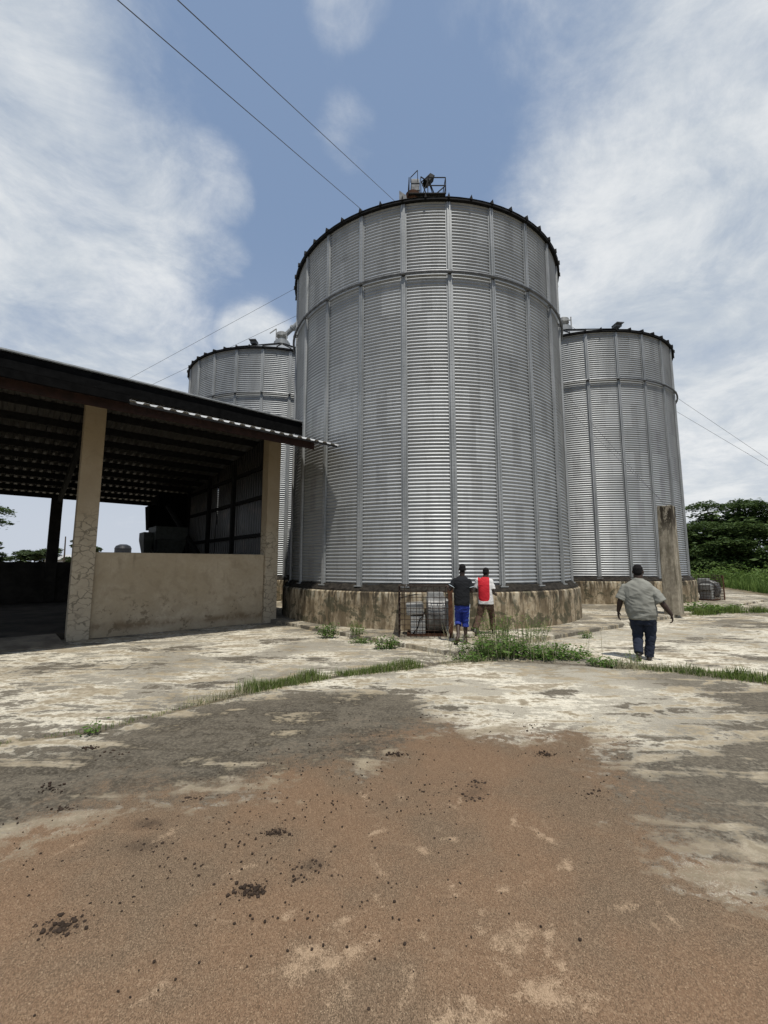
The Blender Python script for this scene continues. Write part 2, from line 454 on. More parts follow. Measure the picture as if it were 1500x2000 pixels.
BANKS = [(-39, 36, 10, 8, .85), (-56, 36, 20, 10, .9), (-64, 58, 10, 9, .6), (-34, 24, 8, 7, .8), (44, 33, 18, 11, .95), (60, 52, 20, 13, .85), (22, 20, 13, 9, .85), (36, 20, 20, 10, .9),
         (-17.5, 27, 3.6, 3, .95), (-15, 25, 3, 3, .8), (-6.5, 57, 1.6, 3.2, .5), (-3.5, 57.5, 1.2, 2.6, .45), (-26, 42, 2, 4, .5), (-22, 41, 1.2, 2.6, .5), (-22, 36, 1.2, 2.4, .45), (-5, 48, 1.2, 3.2, .35), (30, 66, 6, 14, .4)]
cov = None
for b in BANKS:
    q = bank(*b)
    cov = q if cov is None else w.math('MAXIMUM', cov, q)
n_fin = w.noise(P, 8.5, 8, .62, .6)
nz = w.math('ADD', w.math('ADD', w.math('MULTIPLY', n_big, .40), w.math('MULTIPLY', n_fin, .16)), w.math('ADD', w.math('MULTIPLY', n_mid, .36), w.math('MULTIPLY', n_wsp, .23)))
cl = w.math('ADD', cov, w.math('MULTIPLY', w.math('SUBTRACT', nz, .56), 2.9))
clf = w.ss(cl, .15, 1.15, 0., .9)
hzf = w.ss(dz, .72, .02, 0., .95)
skyc = w.mix(.7, sky.outputs[0], (2.55, 3.6, 5.5))
skyc = w.mix(w.math('POWER', hzf, 1.5), skyc, (6.0, 6.5, 7.3))
shade = w.ss(w.math('ADD', w.math('MULTIPLY', n_mid, .5), w.math('MULTIPLY', n_big, .5)), .38, .62)
cloudc = w.mix(shade, (6.3, 6.8, 7.2), (8.8, 8.95, 9.0))
fin = w.mix(clf, skyc, cloudc)
w.t.links.new(fin, bg.inputs['Color']); bg.inputs['Strength'].default_value = .098

SC.view_settings.view_transform = 'Standard'; SC.view_settings.look = 'None'
SC.view_settings.exposure = 0; SC.view_settings.gamma = 1
SC.cycles.max_bounces = 8; SC.cycles.diffuse_bounces = 4; SC.cycles.glossy_bounces = 4
SC.cycles.use_denoising = True
SC.cycles.sample_clamp_indirect = 6

# ------------------------------------------------------------------ ground
g = MB(); g.box((0, 150, -.5), (900, 900, .97))
tag(g.build('ground', M['soil']), kind='structure')

POLY = dict(
 brown=([(-4.21,3.07),(-2.67,3.23),(-2.35,3.38),(-2.13,3.82),(-1.47,3.76),(-1.2,3.98),(-.49,4.33),(-.26,4.69),(.58,5.17),(1.43,5.04),(2.22,4.92),(2.25,4.28),(2.0,3.57),(2.15,3.07),(2.4,2.62),(2.8,2.27),(3.2,1.95),(3.6,1.0),(-4.5,1.0),(-6.0,2.78)], .75),
 dark=([(-6.33,4.5),(-3.7,4.39),(-3.08,4.57),(-2.74,5.37),(-2.22,5.9),(-1.39,6.41),(0.,6.67),(.55,6.05),(.8,5.0),(.3,4.2),(-.49,3.7),(-1.2,3.4),(-2.13,3.3),(-2.67,2.9),(-4.21,2.7)], .55),
 dark2=([(2.15,4.76),(2.95,4.76),(4.08,5.37),(4.19,6.67),(5.96,6.95),(9.15,6.95),(5.,2.42),(2.6,1.6),(1.4,1.5),(1.1,2.27),(1.2,2.62),(1.1,3.07),(1.2,3.57),(1.6,4.28)], .55),
 pale=([(-1.42,6.53),(.09,7.42),(1.37,7.97),(4.12,7.97),(4.08,6.17),(4.08,5.37),(2.95,4.76),(1.45,5.12),(.54,5.28),(.55,6.05)], .4),
 paler=([(1.82,2.87),(2.0,2.83),(1.98,2.39),(2.0,2.24),(1.75,2.07),(1.6,2.27)], .15),
 palef=([(2.,10.),(9.,14.),(12.,11.),(6.5,7.6),(4.6,8.2)], .8),
 palel=([(-7.,8.6),(-3.2,12.6),(.2,9.4),(0.,8.),(-1.5,7.),(-3.,6.),(-4.,6.)], .6),
)
SCUFF = [(-.3,2.19,.17,.07,10),(-.36,2.24,.1,.05,-20),(-.05,2.83,.035,.1,30),(.64,2.3,.12,.06,20),(-.2,2.03,.05,.09,0),(-2.01,2.97,.03,.16,-35),(-1.46,3.1,.03,.13,-30),(.79,2.3,.03,.1,-25),(.83,2.07,.03,.09,20),(.59,2.48,.09,.04,0),(1.1,2.81,.03,.1,-15),(1.04,2.78,.02,.08,-15),(.55,2.17,.09,.05,30),(.44,3.07,.06,.03,0),(-.98,2.06,.03,.09,-40),(-.22,2.42,.1,.03,25),(.2,2.35,.05,.03,60),(.4,2.6,.05,.03,50),(1.25,2.5,.14,.03,10),(.1,2.1,.03,.08,15),(.35,2.0,.05,.05,0),(-.5,2.45,.05,.03,40),(.95,3.2,.1,.03,-10)]
_rs = random.Random(31)
for _ in range(24):
    SCUFF.append((_rs.gauss(.45, .75), _rs.uniform(1.9, 3.9), _rs.uniform(.018, .035), _rs.uniform(.05, .14), _rs.uniform(-70, 50)))
SCUFF += [(-.28,2.22,.26,.10,15),(.62,2.32,.16,.09,10),(.75,2.05,.2,.1,0),(.3,1.95,.2,.07,5)]
def sdist(X, Y, poly):
    inside = np.zeros(X.shape, bool); dmin = np.full(X.shape, 1e9)
    n = len(poly)
    for i in range(n):
        x0, y0 = poly[i]; x1, y1 = poly[(i+1) % n]
        ex, ey = x1-x0, y1-y0
        tt = np.clip(((X-x0)*ex + (Y-y0)*ey) / (ex*ex+ey*ey+1e-12), 0, 1)
        dmin = np.minimum(dmin, np.hypot(X-x0-tt*ex, Y-y0-tt*ey))
        cond = ((y0 > Y) != (y1 > Y)) & (X < (ex)*(Y-y0)/(ey if abs(ey) > 1e-9 else 1e-9) + x0)
        inside ^= cond
    return np.where(inside, dmin, -dmin)
def soft(X, Y, key):
    p, s = POLY[key]
    return np.clip(sdist(X, Y, p)/s*.5 + .5, 0, 1)

xs = np.concatenate([np.arange(-24, -6, .5), np.arange(-6, -2.4, .1), np.arange(-2.4, 2.4, .022), np.arange(2.4, 8, .1), np.arange(8, 40.1, .5)])
ys = np.concatenate([np.arange(-4, 1, .5), np.arange(1, 1.7, .06), np.arange(1.7, 3.6, .022), np.arange(3.6, 8.6, .08), np.arange(8.6, 16, .2), np.arange(16, 46.1, .75)])
X, Y = np.meshgrid(xs, ys)
lim = 21.5 + .43*(Y-24)
XL = np.minimum(X, lim)
Z = np.zeros_like(X)
for j in range(X.shape[0]):
    if ys[j] < 9:
        for i in range(X.shape[1]):
            if -7 < X[j, i] < 9:
                Z[j, i] = .012*mnoise.noise((X[j, i]*.9, Y[j, i]*.9, .3)) + .003*mnoise.noise((X[j, i]*6, Y[j, i]*6, 4.))
# expansion joint: a shallow groove along the grass line
JOINT = [(-7.5,2.9),(-3.91,4.63),(-3.09,4.97),(-2.56,5.64),(-1.6,6.67),(-.43,7.42),(.45,7.78),(1.03,8.17),(1.64,8.38),(2.41,8.38),(4.06,7.85),(4.56,7.78),(5.41,7.26),(5.84,6.8),(9.,5.6)]
jd = np.full(X.shape, 1e9)
for a, b in zip(JOINT[:-1], JOINT[1:]):
    ex, ey = b[0]-a[0], b[1]-a[1]
    tt = np.clip(((X-a[0])*ex+(Y-a[1])*ey)/(ex*ex+ey*ey), 0, 1)
    jd = np.minimum(jd, np.hypot(X-a[0]-tt*ex, Y-a[1]-tt*ey))
Z -= .02*np.exp(-(jd/.05)**2)
piles = [(-1.61, 2.39, .075, 75, .011), (-.74, 2.62, .06, 60, .010), (-.73, 3.15, .05, 40, .010), (-1.46, 3.57, .06, 30, .011), (-1.64, 3.24, .12, 40, .009), (-.43, 2.83, .08, 26, .008), (.76, 3.8, .06, 30, .011), (.67, 3.57, .07, 26, .011),
         (1.55, 4.35, .06, 34, .012), (.11, 4.35, .05, 30, .012), (1.65, 5.04, .1, 16, .010), (-2.89, 4.5, .06, 26, .013), (-2.62, 4.39, .14, 26, .010), (-2.73, 3.72, .1, 30, .010), (-2.37, 3.43, .06, 22, .010), (.49, 5.37, .09, 16, .010), (1.66, 3.64, .1, 24, .010), (-1.55, 3.0, .12, 26, .009), (-.5, 2.72, .05, 10, .009), (.75, 3.68, .12, 20, .009)]
rr = soft(X, Y, 'brown')
for (cx, cy, sg, n_, q_) in piles:
    rr = rr + .7*min(1., n_/40.)*np.exp(-(((X-cx)/(sg*1.0))**2 + ((Y-cy)/(sg*.6))**2))*(rr > .6)
gg = np.maximum(soft(X, Y, 'dark')*1.1, soft(X, Y, 'dark2')*.78)
bb = np.maximum.reduce([soft(X, Y, 'pale'), soft(X, Y, 'paler'), soft(X, Y, 'palef'), soft(X, Y, 'palel')*.7])
for (cx, cy, a, b) in [(-6.0,7.6,.9,.8),(-5.3,7.9,.8,.6),(-4.4,8.0,.6,.5),(-2.7,6.8,.6,.45),(-4.5,9.35,1.2,.5),(-2.3,10.6,1.0,.6),(-1.25,8.4,.5,.4),(-2.6,8.4,.7,.5),(7.96,10.6,1.2,.6),(5.9,9.35,.7,.5),
        (7.0,8.4,.9,.5),(10.3,12.7,1.5,.7),(5.8,8.,.5,.3),(4.57,5.74,.6,.4),(4.2,5.,.7,.5),(2.4,4.3,.6,.4),(.5,5.9,.5,.3),(.85,5.6,.4,.25),(2.4,6.4,.5,.3),(-.9,5.6,1.0,.5),(-3.2,4.2,.7,.4),(3.3,5.6,.5,.3),(9.,9.,1.,.6)]:
    gg = np.maximum(gg, .72*np.exp(-(((X-cx)/a)**2 + ((Y-cy)/b)**2)))
gg = np.clip(gg - .30*soft(X, Y, 'paler'), 0, 1.1)
gg = np.maximum(gg, .95*np.exp(-(jd/.12)**2))
aa = np.zeros_like(X)
for (cx, cy, a, b, rot) in SCUFF:
    c, s = math.cos(R(rot)), math.sin(R(rot))
    u = ((X-cx)*c + (Y-cy)*s)/a; v = (-(X-cx)*s + (Y-cy)*c)/b
    aa = np.maximum(aa, np.exp(-(u*u+v*v)*.8)*.75)
nx, ny = len(xs), len(ys)
verts = np.stack([XL.ravel(), Y.ravel(), Z.ravel()], 1)
faces = [(j*nx+i, j*nx+i+1, (j+1)*nx+i+1, (j+1)*nx+i) for j in range(ny-1) for i in range(nx-1) if lim[j, i] - X[j, i] > .01]
me = bpy.data.meshes.new('concrete_yard'); me.from_pydata(verts.tolist(), [], faces); me.update()
ca = me.color_attributes.new('dirt', 'FLOAT_COLOR', 'POINT')
ca.data.foreach_set('color', np.stack([rr.ravel(), gg.ravel(), bb.ravel(), aa.ravel()], 1).astype(np.float32).ravel())
me.materials.append(M['yard']); me.shade_smooth()
yard = bpy.data.objects.new('concrete_yard', me); COL.objects.link(yard)
tag(yard, kind='structure')

# raised apron round the silos, a real kerb step
d1 = Vector((.764, .645)); d2 = Vector((-.645, .764))
C0 = Vector((1.39, 8.67))
eL = Vector((-.70, .714)); eR = Vector((.806, .592))
c1 = C0 + eR*21; c3 = C0 + eL*17; c2 = C0 + eR*21 + eL*30
ap = MB()
def rough_edge(a, b, n, amp):
    out = []
    for i in range(n):
        f = i/n; p = a.lerp(b, f)
        d = (b-a).normalized(); q = Vector((-d.y, d.x))
        out.append(p + q*amp*mnoise.noise((p.x*1.7, p.y*1.7, 2.)) + q*amp*.5*mnoise.noise((p.x*7, p.y*7, 5.)))
    return out
poly = rough_edge(C0, c1, 150, .05) + [c1, c2, c3 + eR*2] + rough_edge(c3, C0, 120, .05)
ap.prism([(p.x, p.y) for p in poly], -.1, .1)
tag(ap.build('concrete_apron', M['apron'], bevel=.015), kind='structure')

# ------------------------------------------------------------------ silos
RAD, WH = 5.11, 11.31
def make_silo(loc, rz, label):
    root = empty('grain_silo', (loc[0], loc[1], 1.2), rz)
    tag(root, label, 'silo', 'galvanised grain silos')
    wall = MB(); prof = []
    nc = 112; per = WH/nc
    for i in range(nc*8+1):
        z = i*per/8
        prof.append((RAD + .016*math.cos(2*PI*z/per), z))
    wall.lathe(prof, 144)
    wall.build('wall', M['galv'], root, smooth=True)
    for k in range(24):
        a = 2*PI*k/24
        st = MB()
        pr = [(-.095, .012), (-.06, .012), (-.052, .062), (-.018, .062), (-.013, .036), (.013, .036), (.018, .062), (.052, .062), (.06, .012), (.095, .012),
              (.095, .006), (.055, .006), (.046, .05), (-.046, .05), (-.055, .006), (-.095, .006)]
        T = Vector((-math.sin(a), math.cos(a), 0)); N = Vector((math.cos(a), math.sin(a), 0))
        segs = [(0.0, 3.3, .004), (3.3, 6.2, .002), (6.2, 8.95, 0), (9.07, 11.28, -.002)]
        for z0, z1, off in segs:
            vs = []
            for z in (z0, z1):
                vs += [N*(RAD + .004 + r + off) + T*t_ + Vector((0, 0, z)) for t_, r in pr]
            n = len(pr)
            st.add(vs, [(i, (i+1) % n, n+(i+1) % n, n+i) for i in range(n)] + [tuple(reversed(range(n))), tuple(range(n, 2*n))])
        # base shoe
        Mx = Matrix((T, N, Vector((0, 0, 1)))).transposed()
        st.box(N*(RAD+.06) + Vector((0, 0, .0)), (.24, .13, .03), Mx)
        st.build('stiffener', M['steel'], root)
    wr = MB()
    for z, r, q in ((9.01, RAD+.115, .042),):
        pts = [(r*math.cos(2*PI*i/120), r*math.sin(2*PI*i/120), z) for i in range(120)]
        for i in range(120):
            wr.tube([pts[i], pts[(i+1) % 120]], q, 8, cap=False)
    for k in range(24):
        a = 2*PI*k/24
        wr.bar(((RAD+.02)*math.cos(a), (RAD+.02)*math.sin(a), 9.01), ((RAD+.16)*math.cos(a), (RAD+.16)*math.sin(a), 9.01), .10, .05)
    wr.build('wind_ring', M['ringsteel'], root, smooth=False)
    ev = MB(); ev.lathe([(RAD-.02, WH+.0), (RAD+.12, WH+.0), (RAD+.125, WH+.05), (RAD+.02, WH+.10), (RAD-.02, WH+.08), (RAD-.02, WH+.0)], 144)
    ev.build('eave_ring', M['darksteel'], root)
    rf = MB(); h0 = WH+.075; sl = math.tan(R(29))
    rf.lathe([(RAD+.14, h0), (.45, h0 + (RAD-.31)*sl), (.45, h0+(RAD-.31)*sl+.02)], 96)
    rf.build('roof', M['galv'], root)
    for k in range(48):
        a = 2*PI*(k+.0)/48
        rb = MB(); N = Vector((math.cos(a), math.sin(a), 0)); T = Vector((-N.y, N.x, 0))
        p0 = N*(RAD+.17) + Vector((0, 0, h0-.05)); p1 = N*.5 + Vector((0, 0, h0+(RAD-.36)*sl+.02))
        w_ = .035
        vs = [p0-T*w_, p0+T*w_, p0+Vector((0, 0, .17)), p1-T*w_, p1+T*w_, p1+Vector((0, 0, .09))]
        vs2 = [p0 - T*w_, p0 + T*w_, p0 + Vector((0, 0, .155)), p0 - N*.22 - T*w_ + Vector((0,0,.13)), p0 - N*.22 + T*w_ + Vector((0,0,.13)), p0 - N*.22 + Vector((0, 0, .2))]
        rb.add(vs2, [(0, 1, 2), (5, 4, 3), (0, 3, 4, 1), (1, 4, 5, 2), (2, 5, 3, 0)])
        rb.bar(p0 - N*.22 + Vector((0, 0, .15)), p1 + Vector((0, 0, .05)), .04, .08)
        rb.build('roof_rib', M['darksteel'], root)
    cp = MB(); zt = h0+(RAD-.31)*sl
    cp.lathe([(.5, zt-.03), (.5, zt+.3), (.42, zt+.32), (.42, zt+.42), (.0, zt+.5)], 24)
    cp.build('roof_cap', M['steel'], root)
    return root

def roof_vent(root, ang, r):
    a = R(ang); N = Vector((math.cos(a), math.sin(a), 0)); T = Vector((-N.y, N.x, 0))
    z = WH + .075 + (RAD+.14-r)*math.tan(R(29))
    vb = MB(); Mx = Matrix((T, N, Vector((0, 0, 1)))).transposed()
    vb.box(N*r + Vector((0, 0, z+.14)), (.30, .32, .12), Mx)
    vb.box(N*(r+.08) + Vector((0, 0, z+.20)), (.36, .44, .03), Mx)
    vb.build('roof_vent', M['ringsteel'], root)

MAIN, LEFT, RIGHT = (1.64, 16.72), (-6.4, 25.5), (10.6, 23.95)
s_main = make_silo(MAIN, R(3), 'large galvanised corrugated grain silo nearest the camera, standing in front of the other two')
def recopy(src, loc, rz, label):
    c = copy_tree(src); c.location = (loc[0], loc[1], 1.2); c.rotation_euler = (0, 0, rz); c['label'] = label
    return c
s_left = recopy(s_main, LEFT, R(4), 'galvanised corrugated grain silo rising behind the open shed roof')
s_right = recopy(s_main, RIGHT, R(1.5), 'galvanised corrugated grain silo with the tall concrete post standing before it')
roof_vent(s_left, -97, 4.7)
roof_vent(s_right, -86, 4.75)
# round access lid hanging at the eave edge
def make_plinth(loc, label):
    p = MB()
    pr = [(5.39, 0), (5.38, .35), (5.385, .7), (5.37, .93), (5.33, .965), (4.9, .965)]
    p.lathe(pr, 128)
    for i, v in enumerate(p.v):
        x, y, z = v
        k = 1 + .0022*mnoise.noise((x*1.3, y*1.3, z*2.)) + .001*mnoise.noise((x*6, y*6, z*6))
        p.v[i] = (x*k, y*k, z)
    o = p.build('silo_plinth', M['plinth'], None, smooth=False, loc=(loc[0], loc[1], .1))
    tag(o, label, 'plinth', 'round concrete silo bases')
    b = MB(); prof = [(5.31, .955), (5.29, 1.01), (5.21, 1.08), (5.15, 1.15), (5.06, 1.16)]
    b.lathe(prof, 220)
    for i, v in enumerate(b.v):
        x, y, z = v
        n = mnoise.noise((x*5, y*5, z*5)) + .7*mnoise.noise((x*14, y*14, z*14))
        b.v[i] = (x*(1+.006*n), y*(1+.006*n), z+.035*n)
    b.build('mastic_seal', M['grime'], o)
    return o
make_plinth(MAIN, 'stained round concrete base under the large nearest silo')
make_plinth(LEFT, 'round concrete base under the silo behind the shed')
make_plinth(RIGHT, 'stained round concrete base behind the tall concrete post')

# ------------------------------------------------------------------ bucket elevator
el_ = empty('bucket_elevator', (2.1, 24.7, -.32))
tag(el_, 'steel bucket elevator whose head and railed platform peek over the large silo', 'elevator')
b = MB()
for dxx in (-.38, .38): b.box((dxx, 0, 12.45), (.34, .42, 23.9))
b.build('leg_casing', M['steel'], el_)
b = MB(); b.box((0, 0, 1.1), (1.3, .6, 1.4)); b.build('boot', M['fandark'], el_)
b = MB()
b.box((-.12, 0, 25.72), (.50, .62, .85)); b.lathe([(.0, -.25), (.31, -.25), (.31, .25), (.0, .25)], 20, c=(-.12, 0, 26.12), axis='x')
b.box((-.12, 0, 25.95), (.56, .68, .05)); b.box((-.12, 0, 25.45), (.56, .68, .05))
b.build('head', M['headgrey'], el_, bevel=.01)
b = MB(); Mr = Matrix.Rotation(R(32), 3, 'Y') @ Matrix.Rotation(R(-18), 3, 'X')
b.box((.72, -.1, 26.32), (.34, .40, .95), Mr); b.build('motor_hood', M['darksteel'], el_, bevel=.02)
b = MB(); b.lathe([(.12, 24.35), (.42, 24.8), (.45, 25.05), (.3, 25.2)], 16, c=(-.3, -.35, 0)); b.build('discharge_cone', M['rust'], el_)
b = MB(); b.bar((-.25, -.45, 25.3), (.45, -.55, 24.75), .12, .06); b.build('chute_flange', M['headgrey'], el_)
b = MB(); b.box((.55, 0, 24.75), (2.3, 1.7, .06)); b.build('platform', M['darksteel'], el_)
rl = MB()
for q in [(-.55, -.8), (.6, -.8), (1.7, -.8), (1.7, .8), (.6, .8), (-.55, .8)]:
    rl.bar((q[0], q[1], 24.75), (q[0], q[1], 25.85), .05)
for z in (25.3, 25.85):
    for a, c in (((.6, -.8), (1.7, -.8)), ((1.7, -.8), (1.7, .8)), ((1.7, .8), (-.55, .8)), ((-.55, .8), (-.55, -.8))):
        rl.bar((*a, z), (*c, z), .045)
rl.build('railing', M['darksteel'], el_)
rl = MB()
for a, c in (((.25, -.45, 24.8), (.62, -.45, 25.9)), ((.62, -.45, 24.8), (.25, -.45, 25.9)), ((.25, -.45, 25.9), (.75, -.3, 26.5)), ((1.0, -.5, 24.8), (.7, -.3, 26.1)), ((.2, -.5, 24.8), (.2, -.5, 26.2)), ((.2, -.5, 26.2), (.62, -.4, 26.0)), ((.6, -.8, 25.85), (1.7, .8, 24.8)), ((1.7, -.8, 25.3), (1.15, -.8, 24.78))):
    rl.bar(a, c, .05)
rl.build('motor_frame', M['darksteel'], el_)
rl = MB()
rl.bar((-.42, -.3, 26.0), (-.42, -.3, 26.35), .04); rl.bar((.02, -.3, 25.9), (.02, -.3, 26.85), .04); rl.bar((-.42, -.3, 26.35), (.02, -.3, 26.85), .04)
rl.build('head_guard', M['darksteel'], el_)
b = MB(); b.add([(-1.15, -.5, 24.5), (-1.15, -.46, 24.5), (-1.15, -.5, 25.25), (-1.15, -.46, 25.25), (-.5, -.5, 24.5), (-.5, -.46, 24.5), (-.5, -.5, 24.75), (-.5, -.46, 24.75)],
      [(0, 4, 6, 2), (1, 3, 7, 5), (0, 2, 3, 1), (4, 5, 7, 6), (2, 6, 7, 3), (0, 1, 5, 4)])
b.build('wind_plate', M['headgrey'], el_)
APZ = 1.2 + WH + .075 + (RAD-.31)*math.tan(R(29)) + .4
def spout(tx, ty):
    s = MB()
    p1 = Vector((tx - 2.1, ty - 24.7, APZ + .25 + .32)); p0 = Vector((0, 0, 24.3)); d = (p1-p0).normalized()
    s.tube([p0, p1 - d*.1], .14, 12)
    s.tube([p1 - d*1.0, p1 - d*.85], .2, 12)
    o = s.build('spout', M['steel'], el_)
    h = MB(); h.lathe([(.2, -.35), (.2, -.05), (.34, .05), (.34, .28), (.12, .42), (0, .42)], 16, c=tuple(p1))
    h.bar(p1 + Vector((-.3, -.3, -.35)), p1 + Vector((-.3, -.3, .45)), .05); h.bar(p1 + Vector((.35, -.3, -.35)), p1 + Vector((.35, -.3, .3)), .05)
    h.bar(p1 + Vector((-.3, -.3, .1)), p1 + Vector((.35, -.3, .1)), .05); h.bar(p1 + Vector((-.3, -.3, .45)), p1 + Vector((-.7, -.3, .15)), .05)
    h.build('spout_box', M['fangrey'], el_)
spout(*LEFT); spout(*RIGHT); spout(*MAIN)

# guy wires
TH, TL = Vector((2.1, 24.7, 23.2)), Vector((2.1, 24.7, 20.75))
def wire(p, q, r, label, sag=.0):
    s = MB(); n = 12
    pts = [p.lerp(q, i/n) - Vector((0, 0, sag*4*(i/n)*(1-i/n))) for i in range(n+1)]
    s.tube(pts, r, 6)
    tag(s.build('guy_wire', M['wire']), label, 'wire', 'guy wires of the elevator tower')
def beyond(a, b, f): return a + (b-a)*f
wire(TL, beyond(TL, Vector((-5.1, 7., 12.53)), 1.9), .011, 'thin guy wire crossing the upper sky, lower of the pair over the large silo')
wire(TH, beyond(TH, Vector((-3.95, 7., 12.53)), 1.85), .011, 'long thin steel guy wire crossing the upper sky, the pair member meeting the elevator head')
wire(TH, beyond(TH, Vector((-19.05, 30., 15.)), 2.1), .010, 'faint guy wire passing above the silo behind the shed roof, upper of its pair')
wire(TL, beyond(TL, Vector((-17.2, 30., 14.64)), 2.2), .010, 'faint guy wire slipping behind the roof hatch of the silo behind the shed')
wire(TH, beyond(TH, Vector((29.2, 32., 9.73)), 1.6), .010, 'faint guy wire leaving the right silo at mid height, upper above the dark tree')
wire(TL, beyond(TL, Vector((29.2, 32., 9.2)), 1.7), .010, 'faint guy wire leaving the right silo at mid height, lower above the dark tree')
wire(TH, Vector((9.86, 14.98, 3.86)), .006, 'slack guy wire tied to the top of the tall concrete post, the inner one', .1)
wire(TL, Vector((9.99, 15.05, 3.86)), .006, 'slack guy wire tied to the top of the tall concrete post, the outer one', .15)

# anchor post
pm = MB()
hw = .225
for i, z in enumerate([0, .6, 1.2, 1.8, 2.4, 3.0, 3.5, 3.74]):
    for sx, sy in ((-1, -1), (1, -1), (1, 1), (-1, 1)):
        k = hw*(1.08 - .035*z/3.7*2)
        j = .018
        pm.v.append((sx*k + j*mnoise.noise((sx*3., sy*3., z*2)), sy*k + j*mnoise.noise((sx*3., sy*5., z*2+7)), z))
for i in range(7):
    for k in range(4): pm.f.append((i*4+k, i*4+(k+1) % 4, i*4+4+(k+1) % 4, i*4+4+k))
pm.f.append((28, 29, 30, 31))
po = pm.build('anchor_post', M['post'], None, bevel=.03, loc=(9.98, 15.1, .1)); po.rotation_euler.z = R(40.2)
tag(po, 'tall square weathered concrete post in front of the right silo', 'post')
# ------------------------------------------------------------------ shed (local x along the front, y into the depth)
SX, SY = -7.11, 10.65
shed = empty('storage_shed', (SX, SY, 0), R(40.2))
tag(shed, 'open sided storage shed with plastered pillars, low front wall and dark sheet roof', 'shed')
XL0, XR0, DEP = -9.5, 4.9, 12.2
def zroof(y): return 6.28 - y*(6.28-4.98)/12.4
def pillar(x0, x1, y0, y1, h, name='pillar', mat='pillar'):
    p = MB(); n = 10
    for i in range(n+1):
        z = h*i/n
        for (x, y) in ((x0, y0), (x1, y0), (x1, y1), (x0, y1)):
            p.v.append((x + .008*mnoise.noise((x*5, y*3, z*1.5)), y + .008*mnoise.noise((x*5, y*3, z*1.5+9)), z))
    for i in range(n):
        for k in range(4): p.f.append((i*4+k, i*4+(k+1) % 4, i*4+4+(k+1) % 4, i*4+4+k))
    p.f.append((n*4, n*4+1, n*4+2, n*4+3))
    return p.build(name, M[mat], shed, bevel=.012)
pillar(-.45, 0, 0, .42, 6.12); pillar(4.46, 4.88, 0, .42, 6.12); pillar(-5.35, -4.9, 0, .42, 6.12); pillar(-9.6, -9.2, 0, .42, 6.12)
for x in (-.45, 4.46, -5.35, -9.6): pillar(x-.05, x+.37, DEP-.42, DEP, 4.85, 'rear_pillar', 'shadeplaster')
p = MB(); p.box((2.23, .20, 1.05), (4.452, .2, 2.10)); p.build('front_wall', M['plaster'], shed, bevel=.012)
p = MB(); p.box((-2.4, DEP-.2, .95), (14.1, .2, 1.9)); p.build('rear_wall', M['shadeplaster'], shed)
p = MB(); p.box((-9.45, 6.2, 1.05), (.2, 11.3, 2.1)); p.build('end_wall', M['shadeplaster'], shed)
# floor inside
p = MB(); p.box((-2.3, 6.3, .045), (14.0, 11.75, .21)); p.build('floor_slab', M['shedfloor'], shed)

def corr_sheet(x0, x1, ya, za, yb, zb, pitch, amp, name, mat, thick=.004):
    s = MB(); xsn = []
    x = x0
    while x < x1:
        for f, hh in ((0, 0), (.35, 0), (.5, 1), (.85, 1)):
            xsn.append((x + f*pitch, hh*amp))
        x += pitch
    n = len(xsn)
    L = 6
    for (dz_) in (0, -thick):
        for j in range(L+1):
            f = j/L
            for (xx, h) in xsn: s.v.append((xx, ya+(yb-ya)*f, za+(zb-za)*f+h+dz_))
    o2 = n*(L+1)
    for j in range(L):
        for i in range(n-1):
            s.f.append((j*n+i, j*n+i+1, (j+1)*n+i+1, (j+1)*n+i))
            s.f.append((o2+j*n+i, o2+(j+1)*n+i, o2+(j+1)*n+i+1, o2+j*n+i+1))
    for i in range(n-1):
        s.f.append((i, o2+i, o2+i+1, i+1)); s.f.append((L*n+i, L*n+i+1, o2+L*n+i+1, o2+L*n+i))
    return s.build(name, M[mat], shed)
corr_sheet(-10.2, 5.55, -.12, zroof(-.12), 12.75, zroof(12.75), .25, .05, 'roof_sheet', 'roofsheet')
corr_sheet(-10.2, 5.19, -2.8, 5.13, .0, 6.05, .26, .05, 'canopy_sheet', 'canopysheet')
p = MB(); p.bar((-10.3, -.06, 6.52), (5.62, -.06, 6.46), .10, .22); p.build('eave_flashing', M['black'], shed, bevel=.01)
p = MB(); p.bar((-10.3, -.10, 6.655), (5.64, -.10, 6.60), .16, .035); p.build('flashing_lip', M['steel'], shed)
p = MB(); p.bar((-10.3, -.15, 6.30), (5.58, -.15, 6.25), .03, .26); p.build('fascia_board', M['black'], shed)
# trim over the left stretch of the canopy edge
p = MB(); p.bar((-10.3, -2.83, 5.17), (.05, -2.83, 5.17), .05, .16); p.bar((-10.3, -2.77, 5.265), (.05, -2.77, 5.265), .17, .02); p.build('edge_trim', M['black'], shed)
p = MB(); p.bar((.05, -2.82, 5.10), (5.19, -2.82, 5.10), .02, .05); p.build('drip_edge', M['darksteel'], shed)
p = MB(); p.bar((-10.2, -2.5, 5.10), (4.62, -2.5, 5.10), .06, .22); p.build('canopy_purlin', M['redoxide'], shed)
p = MB(); p.bar((-10.2, -1.2, 5.54), (4.7, -1.2, 5.54), .06, .12); p.build('canopy_purlin', M['redoxide'], shed)
for x in (-9.4, -5.1, -.22, 4.62):
    p = MB(); p.bar((x, -.02, 5.88), (x, -2.46, 5.05), .07, .12); p.build('canopy_bracket', M['redoxide'], shed)
for k in range(11):
    y = .35 + k*1.17
    p = MB(); p.bar((-10.1, y, zroof(y)-.11), (5.5, y, zroof(y)-.11), .07, .2); p.build('purlin', M['darksteel'], shed)
for x in (-.22, 4.67):
    p = MB(); p.bar((x, .1, zroof(.1)-.36), (x, 12.3, zroof(12.3)-.36), .14, .3); p.build('rafter', M['darksteel'], shed)
